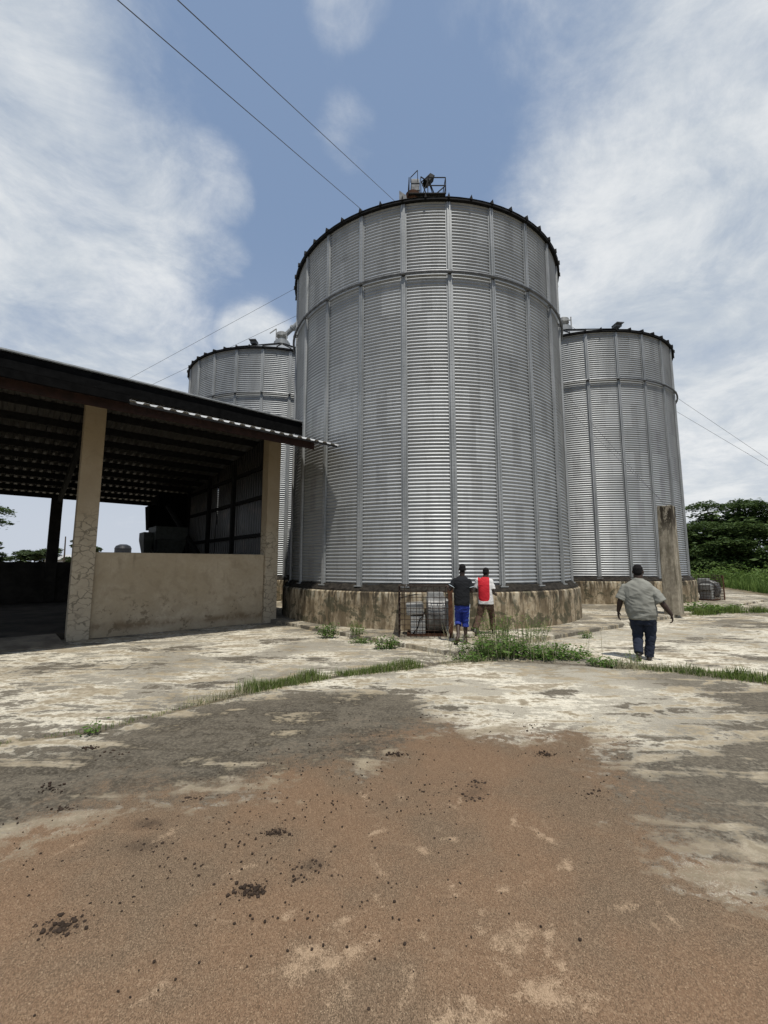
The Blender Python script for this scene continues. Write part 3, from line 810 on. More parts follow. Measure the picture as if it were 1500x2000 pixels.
# metal cladding of the right end, with one sheet missing
def clad(y0, y1, z0, z1f):
    s = MB(); ysn = []; y = y0
    while y < y1 - 1e-6:
        for f, h in ((0, 0), (.4, 0), (.5, 1), (.9, 1)): ysn.append((min(y + f*.2, y1), h*.05))
        y += .2
    for (yy, h) in ysn:
        s.v.append((4.62 - h, yy, z0)); s.v.append((4.62 - h, yy, z1f(yy)))
    for i in range(len(ysn)-1): s.f.append((2*i, 2*i+2, 2*i+3, 2*i+1))
    return s
s = clad(.42, 4.82, .1, lambda y: zroof(y)-.22); s.build('cladding', M['clad'], shed)
s = clad(4.82, 5.08, .1, lambda y: 3.4); s.build('cladding', M['clad'], shed)
s = clad(5.08, 12.0, .1, lambda y: zroof(y)-.22); s.build('cladding', M['clad'], shed)
for z in (1.4, 2.75, 4.0, 5.0):
    p = MB(); p.bar((4.54, .42, z), (4.54, 11.9, z), .07, .12); p.build('girt', M['darksteel'], shed)
for y in (3.0, 5.7, 8.6):
    p = MB(); p.box((4.50, y, 2.8), (.12, .16, 5.4)); p.build('stanchion', M['darksteel'], shed)
# entry ramp
rp = MB(); q = [(-6.5, -.72), (-.5, -.72), (-.62, .44), (-6.5, .44)]
rp.add([(x, y, 0) for x, y in q] + [(-6.5, -.72, .035), (-.5, -.72, .035), (-.62, .44, .155), (-6.5, .44, .155)],
       [(0, 1, 5, 4), (1, 2, 6, 5), (2, 3, 7, 6), (3, 0, 4, 7), (4, 5, 6, 7)])
ro_ = rp.build('ramp', M['floor'], None, bevel=.012, loc=(SX, SY, 0)); ro_.rotation_euler.z = R(40.2); tag(ro_, kind='structure')

def shedpt(x, y, z): 
    c, s = math.cos(R(40.2)), math.sin(R(40.2))
    return Vector((SX + x*c - y*s, SY + x*s + y*c, z))
# machine inside the shed
hp = empty('grain_hopper', shedpt(3.2, 6.6, .52), R(40.2))
tag(hp, 'dark steel grain hopper standing behind the low shed wall', 'hopper')
b = MB(); b.frustum((0, 0, 1.0), (.5, .5), (0, 0, 2.25), (1.2, 1.3)); b.box((0, 0, 2.52), (1.2, 1.3, .52)); b.build('bin', M['hopper'], hp, bevel=.01)
b = MB(); b.frustum((-.74, .25, 1.5), (.15, .3), (-.74, .25, 2.25), (.36, .9)); b.box((-.74, .25, 2.4), (.36, .9, .3)); b.build('side_feeder', M['hopper'], hp)
for sx in (-1, 1):
    for sy in (-1, 1):
        b = MB(); b.box((sx*.57, sy*.62, .94), (.07, .07, 2.6)); b.build('leg', M['darksteel'], hp)
cl_ = empty('dark_machine', shedpt(3.85, 9.3, .15), R(40.2))
tag(cl_, 'dark machine behind the hopper, its black cabinet raised to fill the shaded corner', 'machine')
b = MB(); b.box((0, 0, 2.4), (1.3, 1.5, 4.8)); b.build('cabinet', M['black'], cl_, bevel=.03)  # cabinet raised to the roof, its black stands in for the corner's shade
b = MB(); b.frustum((-.75, 0, 3.2), (.3, .5), (-.70, 0, 4.3), (.5, .9)); b.build('hood', M['black'], cl_)
ag = MB(); a0, a1 = shedpt(3.45, 7.9, 4.35), shedpt(4.2, 4.0, 1.3)
ag.tube([a0, a1], .11, 12); ag.tube([a1, a1 + (a1-a0).normalized()*.4], .16, 12)
tag(ag.build('auger_pipe', M['darksteel']), 'dark inclined auger pipe running down along the shed cladding', 'auger')

# ------------------------------------------------------------------ fans in their cages
def make_fan():
    f = empty('aeration_fan', (0, 0, 0))
    tag(f, 'x', 'fan', 'aeration fans at the silo bases')
    # drum: horizontal axis along x, outlet towards the silo (+y)
    b = MB(); b.lathe([(0, .0), (.41, .0), (.43, .02), (.43, .08), (.42, .09), (.42, .36), (.43, .37), (.43, .43), (.41, .45), (0, .45)], 36, c=(.03, 0, .50), axis='x')
    b.build('fan_drum', M['fandark'], f, smooth=False)
    b = MB(); b.box((.25, .2, .86), (.40, .40, .30)); b.build('outlet_duct', M['fangrey'], f, bevel=.01)
    b = MB(); b.box((.515, 0, .47), (.10, .66, .74)); b.build('side_plate', M['fangrey'], f, bevel=.01)
    b = MB(); b.box((-.19, -.05, .24), (.36, .52, .44)); b.build('motor_base', M['fangrey'], f, bevel=.015)
    b = MB(); Mr = Matrix.Rotation(R(-4), 3, 'Y'); b.box((-.26, -.08, .63), (.42, .44, .28), Mr); b.build('motor_cover', M['fangrey'], f, bevel=.025)
    b = MB(); b.tube([(-.05, -.32, .55), (-.06, -.33, .47), (-.15, -.335, .4), (-.2, -.335, .2), (-.32, -.34, .04)], .012, 6); b.build('power_cable', M['black'], f)
    b = MB(); b.box((.05, 0, .03), (1.0, .7, .06)); b.build('skid', M['rust'], f)
    return f
def make_cage():
    c = empty('rebar_cage', (0, 0, 0))
    tag(c, 'x', 'cage', 'rebar cages round the fans')
    x0, x1, y0, y1, h = -.62, .62, -.45, .52, 1.18
    def grid(name, pts):
        b = MB()
        for p, q in pts: b.tube([p, q], .0075, 6)
        b.build(name, M['rebar'], c)
    n = 10
    xs_ = [x0 + (x1-x0)*i/(n-1) for i in range(n)]; zs = [.03 + (h-.03)*i/9 for i in range(10)]; ys_ = [y0 + (y1-y0)*i/7 for i in range(8)]
    grid('front_mesh', [((x, y0, 0), (x, y0, h)) for x in xs_] + [((x0, y0-.014, z), (x1, y0-.014, z)) for z in zs])
    for xx in (x0, x1):
        grid('side_mesh', [((xx, y, 0), (xx, y, h)) for y in ys_[1:]] + [((xx+.014, y0, z), (xx+.014, y1, z)) for z in zs])
    grid('top_frame', [((x0, y0, h), (x1, y0, h)), ((x0, y1, h), (x1, y1, h)), ((x0, y0, h), (x0, y1, h)), ((x1, y0, h), (x1, y1, h))])
    b = MB(); b.box((x1-.03, y0-.035, .56), (.10, .035, 1.12)); b.box((x1-.03, y0-.022, 1.1), (.13, .06, .12)); b.build('rust_post', M['rust'], c)
    return c
fan = make_fan(); cage = make_cage()
fan['label'] = 'grey centrifugal aeration fan against the base of the large silo'
cage['label'] = 'rusty rebar cage around the fan at the large silo'
fan.location = (1.02, 10.80, .1); cage.location = (1.0, 10.78, .1)
for o in (fan, cage): o.rotation_euler.z = R(-4)
f2 = copy_tree(fan); c2_ = copy_tree(cage)
f2['label'] = 'grey aeration fan beyond the tall concrete post, beside the right silo base'
c2_['label'] = 'rusty rebar cage around the fan beyond the tall concrete post'
for o in (f2, c2_): o.rotation_euler.z = R(35)
f2.location = (15.55, 21.0, .1); c2_.location = (15.55, 21.0, .1)
lp = MB(); lp.box((0, 0, .06), (.62, .22, .12)); 
lo = lp.build('concrete_ledge', M['apron'], None, bevel=.015, loc=(1.80, 10.36, .1)); lo.rotation_euler.z = R(2)
tag(lo, 'low concrete ledge on the apron beside the caged fan', 'ledge')

# ------------------------------------------------------------------ vegetation
def leafquads(mb, c, n, spread, size, flat=.5, rng=rnd, droop=0.):
    for _ in range(n):
        p = Vector((rng.gauss(0, 1)*spread[0], rng.gauss(0, 1)*spread[1], rng.gauss(0, 1)*spread[2])) + Vector(c)
        a = rng.uniform(0, 2*PI); tl = rng.gauss(0, flat)
        u = Vector((math.cos(a), math.sin(a), rng.gauss(0, .25)-droop)).normalized()
        v = Vector((-math.sin(a), math.cos(a), tl)).normalized()
        s = size*rng.uniform(.6, 1.3)
        mb.add([p - u*s, p - v*s*.45, p + u*s, p + v*s*.45], [(0, 1, 2, 3)])

def tree(name, loc, h, cr, label, seed, pads, leaves, lsize, mat='treedark', group=None, trunk_r=.35, base=.25):
    rng = random.Random(seed)
    root = empty(name, (loc[0], loc[1], 0)); tag(root, label, 'tree', group)
    tk = MB(); fork = h*.22
    tk.tube([(0, 0, -.1), (.1, 0, fork*.5), (0.05, .1, fork)], [trunk_r*1.3, trunk_r, trunk_r*.85], 9)
    cr_mb = MB()
    np_ = max(8, pads//5)
    for i in range(np_):
        a = i*2.399 + rng.uniform(-.4, .4); f = math.sqrt((i+.5)/np_); lay = rng.random()
        r = cr*f*(1 - .18*lay)*.86
        ztop = h*(1 - .30*f*f) - .04*h
        z = ztop - lay*(ztop - h*base - .3)*.95
        c = Vector((r*math.cos(a), r*math.sin(a), z))
        if i % 2 == 0:
            mid = Vector((c.x*.45, c.y*.45, fork + (c.z-fork)*.6))
            tk.tube([(0.05, .1, fork), mid, c], [trunk_r*.45, trunk_r*.25, trunk_r*.06], 6)
        s = cr*rng.uniform(.20, .34)
        n = int(leaves*5*(s/(cr*.27))**2)
        for q in range(n):
            w_ = rng.uniform(0, 2*PI); g_ = math.sqrt(rng.random())
            lump = .5 + .8*mnoise.noise((c.x + g_*math.cos(w_)*2.2, c.y + g_*math.sin(w_)*2.2, seed))
            edge_ = 1 + .35*mnoise.noise((math.cos(w_)*1.6 + i*3, math.sin(w_)*1.6, seed))
            p_ = c + Vector((s*edge_*g_*math.cos(w_), s*edge_*g_*math.sin(w_), s*.48*(1-g_*g_*1.15)*max(.25, lump) - abs(rng.gauss(0, .17))*s))
            leafquads(cr_mb, p_, 1, (.05, .05, .03), lsize, .45, rng, .15)
        leafquads(cr_mb, Vector((c.x*.8, c.y*.8, max(c.z*.9 - s*.25, h*base))), n//7, (s*.45, s*.45, s*.16), lsize*1.9, .8, rng)
    tk.build('trunk', M['trunk'], root, smooth=True)
    cr_mb.build('crown', M[mat], root)
    return root
GT = 'large trees beyond the yard'
tree('spreading_tree', (37.2, 47.), 9.5, 7.0, 'broad dark green layered tree just right of the right silo', 3, 190, 240, .17, 'treedark', GT, .5, .12)
tree('spreading_tree', (47.5, 44.), 10.4, 7.0, 'dark green tree at the photo edge, its crown rising above its neighbour', 5, 170, 240, .17, 'treedark', GT, .5, .12)
tree('spreading_tree', (45., 60.), 8.0, 10., 'dark tree filling the gap behind the two large yard trees', 8, 130, 200, .26, 'treedark', GT, .5, .04)
tree('spreading_tree', (34., 58.), 6.6, 7.5, 'low dark tree seen between the right silo and the broad tree', 9, 100, 200, .24, 'treedark', GT, .4, .04)
tree('spreading_tree', (-22.9, 22.4), 6.4, 2.6, 'leafy tree at the left photo edge behind the shed', 12, 60, 90, .10, 'treedark', None, .2, .62)
FT = 'distant trees seen through the shed'
for i, (x, y, h, c, lab) in enumerate([(-47., 58., 6.6, 3.2, 'small distant tree with ragged crown right of the rear pillar in the shed'),
        (-52., 56., 5.6, 3.4, 'low distant tree seen left of the dark rear shed pillar'),
        (-40., 57., 5.8, 2.4, 'small distant tree beside the thin pole behind the shed'),
        (-60., 62., 4.6, 5.0, 'faint distant tree at the far left of the shed opening')]):
    tree('distant_tree', (x, y), h, c, lab, 20+i, 60, 60, .2, 'treemid', FT, .15, .2)

def bush(loc, r, h, label, seed, mat='bush', group=None, n=900, ls=.10):
    rng = random.Random(seed); root = empty('bush', (loc[0], loc[1], 0)); tag(root, label, 'bush', group)
    lm = MB(); sm = MB()
    for k in range(int(n/22)):
        a = rng.uniform(0, 2*PI); f = math.sqrt(rng.random())
        zt = h*(1-.6*f*f)*rng.uniform(.5, 1.05)
        p = Vector((r*f*math.cos(a), r*f*math.sin(a), zt))
        sm.tube([(p.x*.4, p.y*.4, 0), (p.x*.8, p.y*.8, zt*.6), p], [.02, .014, .006], 4)
        for q in range(3):
            leafquads(lm, p - Vector((0, 0, q*zt*.28)), 9, (r*.12, r*.12, zt*.12), ls, .8, rng)
    sm.build('stems', M['stem'], root); lm.build('foliage', M[mat], root)
BG = 'bright bushes along the yard edge'
bl = [(27.2, 36.), (29.2, 37.5), (30.8, 35.5), (32.5, 37.), (30.5, 32.), (33., 33.5), (28.6, 30.8), (26.2, 38.), (35., 36.), (31.8, 29.8)]
names = ['nearest the right silo', 'second from the right silo', 'in the middle of the row', 'under the broad dark tree', 'bright and bulging before the middle of the row', 'behind the bulging one near the photo edge', 'low on the concrete rim', 'hidden beneath the low dark tree', 'farthest to the photo edge, tall', 'frontmost at the photo edge']
for i, (p, nm) in enumerate(zip(bl, names)):
    bush(p, 1.5 + .3*(i % 3), 1.5 + .35*((i*7) % 4)/2, 'bright green bush on the yard edge, ' + nm, 40+i, 'bush', BG, 1100, .11)

def blades(mb, pts, hmin, hmax, w, rng, lean=.5):
    for (x, y, z) in pts:
        a = rng.uniform(0, 2*PI); h = rng.uniform(hmin, hmax)*(.35 + 1.3*max(0, .5 + mnoise.noise((x*2.1, y*2.1, 7.)))); l = h*rng.uniform(.1, lean)
        d = Vector((math.cos(a), math.sin(a), 0)); t_ = Vector((-d.y, d.x, 0))*w*rng.uniform(.6, 1.3)
        p = Vector((x, y, z)); m = p + d*l*.35 + Vector((0, 0, h*.6)); q = p + d*l + Vector((0, 0, h))
        mb.add([p - t_, p + t_, m + t_*.7, m - t_*.7, q], [(0, 1, 2, 3), (3, 2, 4)])
def along(line, n, wid, rng, z=0.):
    L = [math.hypot(b[0]-a[0], b[1]-a[1]) for a, b in zip(line[:-1], line[1:])]
    out = []
    for _ in range(n):
        t_ = rng.random()*sum(L); i = 0
        while t_ > L[i] and i < len(L)-1: t_ -= L[i]; i += 1
        a, b = line[i], line[i+1]; f = t_/L[i]
        w_ = rng.gauss(0, wid)
        x, y = a[0]+(b[0]-a[0])*f, a[1]+(b[1]-a[1])*f
        if mnoise.noise((x*1.8, y*1.8, 1.)) < -.12: continue
        out.append((x + rng.gauss(0, wid), y + w_*.7, z))
    return out
rg = random.Random(77)
g1 = MB(); blades(g1, along([(-1.95, 6.35), (-1.2, 6.95), (-.43, 7.42), (.45, 7.78), (1.03, 8.17)], 5200, .09, rg), .04, .15, .004, rg)
blades(g1, along([(5.2, 7.42), (5.41, 7.3), (5.84, 6.95), (8.5, 5.9)], 5600, .13, rg), .05, .2, .005, rg)
blades(g1, along([(4.4, 7.8), (4.9, 7.55), (5.3, 7.35)], 900, .10, rg), .02, .09, .004, rg)
blades(g1, along([(-4.5, 4.3), (-3.09, 4.97), (-2.56, 5.64), (-1.9, 6.4)], 420, .035, rg), .02, .06, .003, rg)
blades(g1, along([(11.0, 15.6), (12.3, 16.4), (14.5, 16.6), (19., 17.2)], 5000, .22, rg), .08, .25, .007, rg)
tag(g1.build('grass', M['grass']), 'green grass strip growing along the slab joint', 'grass', kind='stuff')
g2 = MB(); blades(g2, along([(-2.5, 5.8), (-1.6, 6.67), (-.43, 7.42), (.45, 7.78), (1.3, 8.2), (1.9, 8.3)], 2600, .10, rg), .03, .12, .003, rg, 1.2)
blades(g2, along([(4.0, 7.85), (4.9, 7.6), (5.84, 6.9), (8.5, 5.9)], 2000, .13, rg), .04, .14, .004, rg, 1.2)
blades(g2, [(rg.gauss(2.5, .6), rg.gauss(8.85, .28), 0.) for _ in range(500)], .1, .45, .004, rg, .7)
leafquads(g2, (.1, 7.7, .07), 260, (.45, .16, .03), .012, .8, rg); leafquads(g2, (1.0, 8.2, .10), 260, (.3, .12, .04), .013, .8, rg); leafquads(g2, (4.3, 7.9, .12), 160, (.18, .1, .06), .014, .8, rg)
tag(g2.build('dry_grass', M['dry']), 'pale dry grass mixed into the joint strip', 'grass', kind='stuff')
# far meadow strip under the bushes
g3 = MB()
for _ in range(9000):
    y = rg.uniform(22, 46); x = 22.2 + .43*(y-24) + abs(rg.gauss(0, 3.))
    blades(g3, [(x, y, 0)], .25, .8, .02, rg)
tag(g3.build('meadow', M['bush']), 'bright green undergrowth beside the concrete rim', 'undergrowth', kind='stuff')

def weed(loc, r, h, label, seed, n=260, ls=.035, mat='weed', tall=False, group='weeds on the concrete'):
    rng = random.Random(seed); root = empty('weed_clump', loc); tag(root, label, 'weed', group)
    lm = MB(); sm = MB()
    k = max(5, int(n/12))
    for i in range(k):
        a = rng.uniform(0, 2*PI); f = math.sqrt(rng.random())
        zt = h*rng.uniform(.45, 1.0)*(1-.35*f)
        p = Vector((r[0]*f*math.cos(a), r[1]*f*math.sin(a), zt))
        b0 = Vector((p.x*.7, p.y*.7, 0)); md = (b0+p)/2 + Vector((rng.gauss(0, .02), rng.gauss(0, .02), 0))
        sm.tube([b0, md, p], [.005, .004, .002], 4, cap=False)
        for q in range(12):
            t_ = rng.uniform(.2 if tall else .0, 1)
            c = b0.lerp(p, t_)
            leafquads(lm, c, 1, (ls*1.6,)*2 + (ls*.8,), ls*(1.15-.4*t_ if tall else 1), .6, rng, .15)
    sm.build('stems', M['stem'], root); lm.build('leaves', M[mat], root)
W = [((2.15, 8.75, .0), (.75, .38), .52, 'leafy green weed mat before the apron corner, the biggest one', 1500, .042, 'weed', False),
     ((3.25, 8.55, .0), (.75, .34), .36, 'low green weed mat between the biggest mat and the grey shirt man', 1200, .04, 'weed', False),
     ((4.0, 8.0, .0), (.4, .2), .17, 'thin green weed mat at the grey shirt man\'s feet', 420, .034, 'weed', False),
     ((1.62, 8.40, .0), (.34, .16), .12, 'green weed clump below the black shirt man', 420, .034, 'weed', False),
     ((2.35, 9.35, .1), (.5, .3), 1.0, 'tall wispy weed in front of the red and white shirt man', 520, .03, 'bush', True),
     ((3.05, 9.6, .1), (.6, .3), .95, 'tall wispy weed against the plinth beside the red and white shirt man', 520, .028, 'bush', True),
     ((-1.38, 10.9, .05), (.26, .2), .42, 'dark bushy weed on the kerb, the one nearer the shed', 420, .035, 'weed', False),
     ((-.66, 10.75, .1), (.22, .18), .42, 'pale flowering weed on the kerb between the bushy weed and the caged fan', 320, .028, 'bush', True),
     ((-.5, 10.15, .0), (.3, .14), .16, 'low weed at the foot of the kerb left of the caged fan', 260, .028, 'weed', False),
     ((.05, 9.55, .0), (.3, .16), .34, 'weed clump at the kerb in front of the caged fan', 420, .032, 'weed', False),
     ((5.0, 10.85, .0), (.14, .1), .24, 'small upright weed at the kerb left of the grey shirt man', 160, .03, 'weed', True),
     ((-3.1, 4.85, .0), (.09, .07), .17, 'single small weed seedling on the slab crack in the left foreground', 34, .028, 'weed', True),
     ((11.6, 16.2, .0), (.9, .5), .5, 'green creeping weed mound right of the tall concrete post', 1100, .06, 'bush', False),
     ((13.2, 17.0, .0), (.8, .4), .35, 'low creeping weed mound beyond the one at the tall post', 700, .06, 'bush', False),
     ((7.9, 13.3, .05), (.25, .12), .22, 'small weed tuft at the kerb behind the grey shirt man', 160, .03, 'weed', False),
     ((4.5, 8.05, .0), (.14, .1), .36, 'thin pale weed sprouting by the grey shirt man\'s lifted shoe', 90, .022, 'bush', True)]
for i, (l, r, h, lab, n, ls, mt, tl) in enumerate(W): weed(l, r, h, lab, 200+i, n, ls, mt, tl)

# ------------------------------------------------------------------ crumbs on the grain dust
cr = MB(); rc = random.Random(5)
ico = bmesh.new(); bmesh.ops.create_icosphere(ico, subdivisions=1, radius=1)
iv = [v.co.copy() for v in ico.verts]; ifc = [[v.index for v in f.verts] for f in ico.faces]; ico.free()
def crumb(x, y, s):
    o = Vector((rc.random()*9, rc.random()*9, rc.random()*9)); sq = (rc.uniform(.8, 1.3), rc.uniform(.8, 1.3), rc.uniform(.6, .9))
    cr.add([Vector((v.x*sq[0], v.y*sq[1], v.z*sq[2]))*s*(1+.4*mnoise.noise(v*1.7+o)) + Vector((x, y, s*.35)) for v in iv], ifc)
for (x, y, s, n, q) in piles:
    for _ in range(n): crumb(x + rc.gauss(0, s*.8), y + rc.gauss(0, s*.45), q*rc.choice([.35, .5, .6, .8, 1.15]))
    for _ in range(n): crumb(x + rc.gauss(0, s*1.3), y + rc.gauss(0, s*.8), q*.28)
for _ in range(900):
    x, y = rc.gauss(-1.0, 1.1), rc.gauss(3.3, .75)
    if y < 1.5 or mnoise.noise((x*1.5, y*1.5, 0)) < -.1 and rc.random() < .7: continue
    crumb(x, y, .007*rc.uniform(.4, 1.25))
for _ in range(350): crumb(rc.gauss(.6, 1.3), rc.gauss(4.2, 1.1), .006*rc.uniform(.4, 1.3))
tag(cr.build('crumbs', M['crumb'], smooth=True), 'dark crumbs and pellets scattered over the brown grain dust', 'crumbs', kind='stuff')

# ------------------------------------------------------------------ far things seen through the shed
tk = MB(); tk.lathe([(0, 0), (.66, 0), (.69, .1), (.69, .5), (.71, .55), (.69, .6), (.69, 1.0), (.71, 1.05), (.69, 1.1), (.6, 1.3), (.3, 1.45), (0, 1.45)], 32)
t_ = tk.build('water_tank', M['tank'], None, smooth=False, loc=(-24.5, 40.5, 2.2)); tag(t_, 'black ribbed plastic water tank beyond the low front wall', 'tank')
ts = MB()
for sx in (-.6, .6):
    for sy in (-.6, .6): ts.box((sx, sy, .95), (.12, .12, 1.9))
ts.box((0, 0, 1.91), (1.6, 1.6, .06))
tag(ts.build('tank_stand', M['darksteel'], None, loc=(-24.5, 40.5, 0)), 'steel stand carrying the black water tank', 'stand')
pl = MB(); pl.tube([(0, 0, 0), (0.02, 0, 3), (-.03, 0, 5.0)], [.09, .08, .06], 8)
tag(pl.build('pole', M['trunk'], None, loc=(-37.0, 50., 0)), 'thin grey pole rising behind the rear shed wall', 'pole')
hs = empty('small_house', (-42.5, 60., 0), R(10)); tag(hs, 'small whitewashed building with pale roof far behind the shed', 'house')
b = MB(); b.box((0, 0, 1.2), (6, 4, 2.4)); b.build('wall', M['white'], hs)
b = MB(); b.add([(-3.3, -2.4, 2.4), (3.3, -2.4, 2.4), (3.3, 2.4, 2.4), (-3.3, 2.4, 2.4), (-3.3, 0, 3.1), (3.3, 0, 3.1)], [(0, 1, 5, 4), (2, 3, 4, 5), (0, 4, 3), (1, 2, 5), (3, 2, 1, 0)]); b.build('roof', M['canopysheet'], hs)
b = MB(); b.box((1.2, -2.02, 1.0), (.9, .06, 2.0)); b.build('door', M['darksteel'], hs)

#PEOPLE
# ------------------------------------------------------------------ people
def cloth(name, c, rough=.85, var=.2, fine=70., rule=None):
    t = NT(name); v = t.obj()
    n = t.noise(v, 7., 5, .6); f = t.noise(v, fine, 2, .5)
    if rule: c0 = rule(t, v)
    else: c0 = t.mix(0., c, c)
    dark = t.mix(.5, c0, (0, 0, 0))
    t.set(t.mix(t.math('MULTIPLY', t.math('ADD', t.ss(n, .35, .7), t.math('MULTIPLY', f, .5)), var), c0, dark), rough, 0, .2)
    t.bump(t.math('ADD', n, t.math('MULTIPLY', f, .3)), .35, .01)
    return t.m
M['skin'] = plain('dark_skin', (.040, .024, .017), .55, 0, .2, 9., .35)
M['hair'] = plain('short_black_hair', (.010, .009, .009), .9, 0, .3, 60., .15, .5)
M['eye'] = plain('eye_white', (.55, .52, .48), .3, 0, .1)
M['greyshirt'] = cloth('grey_shirt_cotton', (.235, .235, .205), .85, .25)
M['jeans'] = cloth('dark_denim', (.022, .028, .046), .9, .5, 90.)
M['blacktee'] = cloth('black_tee', (.013, .014, .016), .85, .3)
M['blue'] = cloth('blue_shorts', (.022, .040, .24), .7, .4)
M['brown'] = cloth('brown_trousers', (.090, .055, .038), .85, .4)
def jersey(t, v):
    x, y, z = t.xyz(v)
    xa = t.math('ABSOLUTE', t.math('ADD', x, .045))
    f0 = t.math('ADD', t.math('POWER', t.math('DIVIDE', xa, .138), 5.), t.math('POWER', t.math('DIVIDE', t.math('ABSOLUTE', t.math('MINIMUM', t.math('SUBTRACT', z, 1.02), 0.)), .21), 4.))
    f = t.math('LESS_THAN', f0, 1.)
    _ = t.math('MULTIPLY', t.math('LESS_THAN', t.math('ABSOLUTE', t.math('ADD', x, .045)), .118), t.math('GREATER_THAN', t.math('ADD', z, t.math('MULTIPLY', t.math('ABSOLUTE', t.math('ADD', x, .045)), -.5)), .80))
    return t.mix(f, (.60, .59, .57), (.48, .018, .028))
M['jersey'] = cloth('red_and_white_jersey', None, .7, .22, 70., jersey)
M['trim'] = plain('pale_trim', (.45, .52, .55), .8, 0, .1)
M['leather'] = plain('dark_leather', (.030, .024, .019), .5, 0, .3, 9., .4)
M['sole'] = plain('brown_sole', (.06, .042, .028), .8, 0, .3)

def ellipsoid(mb, c, r, M3=None, n=14):
    vs = []; fs = []; c = Vector(c)
    for i in range(n//2+1):
        th = PI*i/(n//2)
        for k in range(n):
            p = Vector((r[0]*math.sin(th)*math.cos(2*PI*k/n), r[1]*math.sin(th)*math.sin(2*PI*k/n), r[2]*math.cos(th)))
            vs.append((M3 @ p if M3 else p) + c)
    for i in range(n//2):
        for k in range(n): fs.append((i*n+k, (i+1)*n+k, (i+1)*n+(k+1) % n, i*n+(k+1) % n))
    mb.add(vs, fs)
def limb(mb, pts, rs, n=14, ball=True):
    mb.tube(pts, list(rs), n)
    if ball:
        for p, r in zip(pts, rs): ellipsoid(mb, p, (r, r, r))
def loft(mb, rings, n=28):
    """rings of (z, half width, half depth, centre x, centre y)"""
    base = len(mb.v)
    for (z, rx, ry, cx, cy) in rings:
        for k in range(n):
            a = 2*PI*k/n; ca, sa = math.cos(a), math.sin(a)
            mb.v.append((cx + rx*math.copysign(abs(ca)**.85, ca), cy + ry*math.copysign(abs(sa)**.85, sa), z))
    for i in range(len(rings)-1):
        for k in range(n): mb.f.append((base+i*n+k, base+i*n+(k+1) % n, base+(i+1)*n+(k+1) % n, base+(i+1)*n+k))
    mb.f.append(tuple(base+k for k in reversed(range(n)))); mb.f.append(tuple(base+(len(rings)-1)*n+k for k in range(n)))
def fuse(mb, name, mat, root, voxel=.008, smooth=4, wrinkle=None):
    """melts the overlapping pieces into one continuous skin"""
    o = mb.build(name, mat, None)
    bm = bmesh.new(); bm.from_mesh(o.data); bmesh.ops.recalc_face_normals(bm, faces=bm.faces); bm.to_mesh(o.data); bm.free()
    m = o.modifiers.new('skin', 'REMESH'); m.mode = 'VOXEL'; m.voxel_size = voxel; m.use_smooth_shade = True
    s = o.modifiers.new('soften', 'SMOOTH'); s.factor = .5; s.iterations = smooth
    dg = bpy.context.evaluated_depsgraph_get(); dg.update()
    me = bpy.data.meshes.new_from_object(o.evaluated_get(dg)); me.name = name
    old = o.data; o.modifiers.clear(); o.data = me; bpy.data.meshes.remove(old)
    if not me.materials: me.materials.append(mat)
    if wrinkle:
        amp, fx, fz, tilt, seed = wrinkle
        nr = [v.normal.copy() for v in me.vertices]
        for v, q in zip(me.vertices, nr):
            p = v.co
            a = mnoise.noise(((p.x + tilt*p.z)*fx, p.y*fx, (p.z - tilt*p.x)*fz + seed))
            b_ = mnoise.noise(((p.x - tilt*p.z)*fx*2.1, p.y*fx*2, (p.z + tilt*p.x)*fz*2.2 + seed + 5))
            v.co = p + q*amp*((1-abs(a)*2.2) + .5*(1-abs(b_)*2.2) - .6)
    me.shade_smooth(); o.parent = root
    return o
def hand(mb, wr, d, palm_n, s=1., curl=.5, side=1):
    """wr wrist, d along the hand, palm_n the way the palm faces, side +1/-1 where the thumb sits (across)"""
    d = Vector(d).normalized(); pn = Vector(palm_n); pn = (pn - d*pn.dot(d)).normalized(); ac = d.cross(pn).normalized()*side
    wr = Vector(wr)
    M3 = Matrix((ac, pn, d)).transposed()
    ellipsoid(mb, wr + d*.048*s, (.042*s, .018*s, .056*s), M3)
    ellipsoid(mb, wr + d*.07*s, (.040*s, .015*s, .036*s), M3)
    for i, (off, L) in enumerate(((.030, .072), (.010, .082), (-.010, .076), (-.029, .058))):
        p = wr + d*.088*s + ac*off*s
        c = curl*(.8 + .15*i)
        q1 = p + (d*math.cos(c*.5) + pn*math.sin(c*.5))*L*.45*s
        q2 = q1 + (d*math.cos(c*1.3) + pn*math.sin(c*1.3))*L*.32*s
        q3 = q2 + (d*math.cos(c*2.0) + pn*math.sin(c*2.0))*L*.25*s
        limb(mb, [p - d*.02*s, p, q1, q2, q3], [.0095*s, .0098*s, .009*s, .0083*s, .007*s], 8)
    p = wr + d*.03*s + ac*.034*s
    q1 = p + (d*.75 + ac*.6 + pn*.25)*.036*s; q2 = q1 + (d*.9 + ac*.25 + pn*.3)*.03*s
    limb(mb, [wr + d*.012*s + ac*.015*s, p, q1, q2], [.014*s, .0125*s, .0105*s, .008*s], 8)

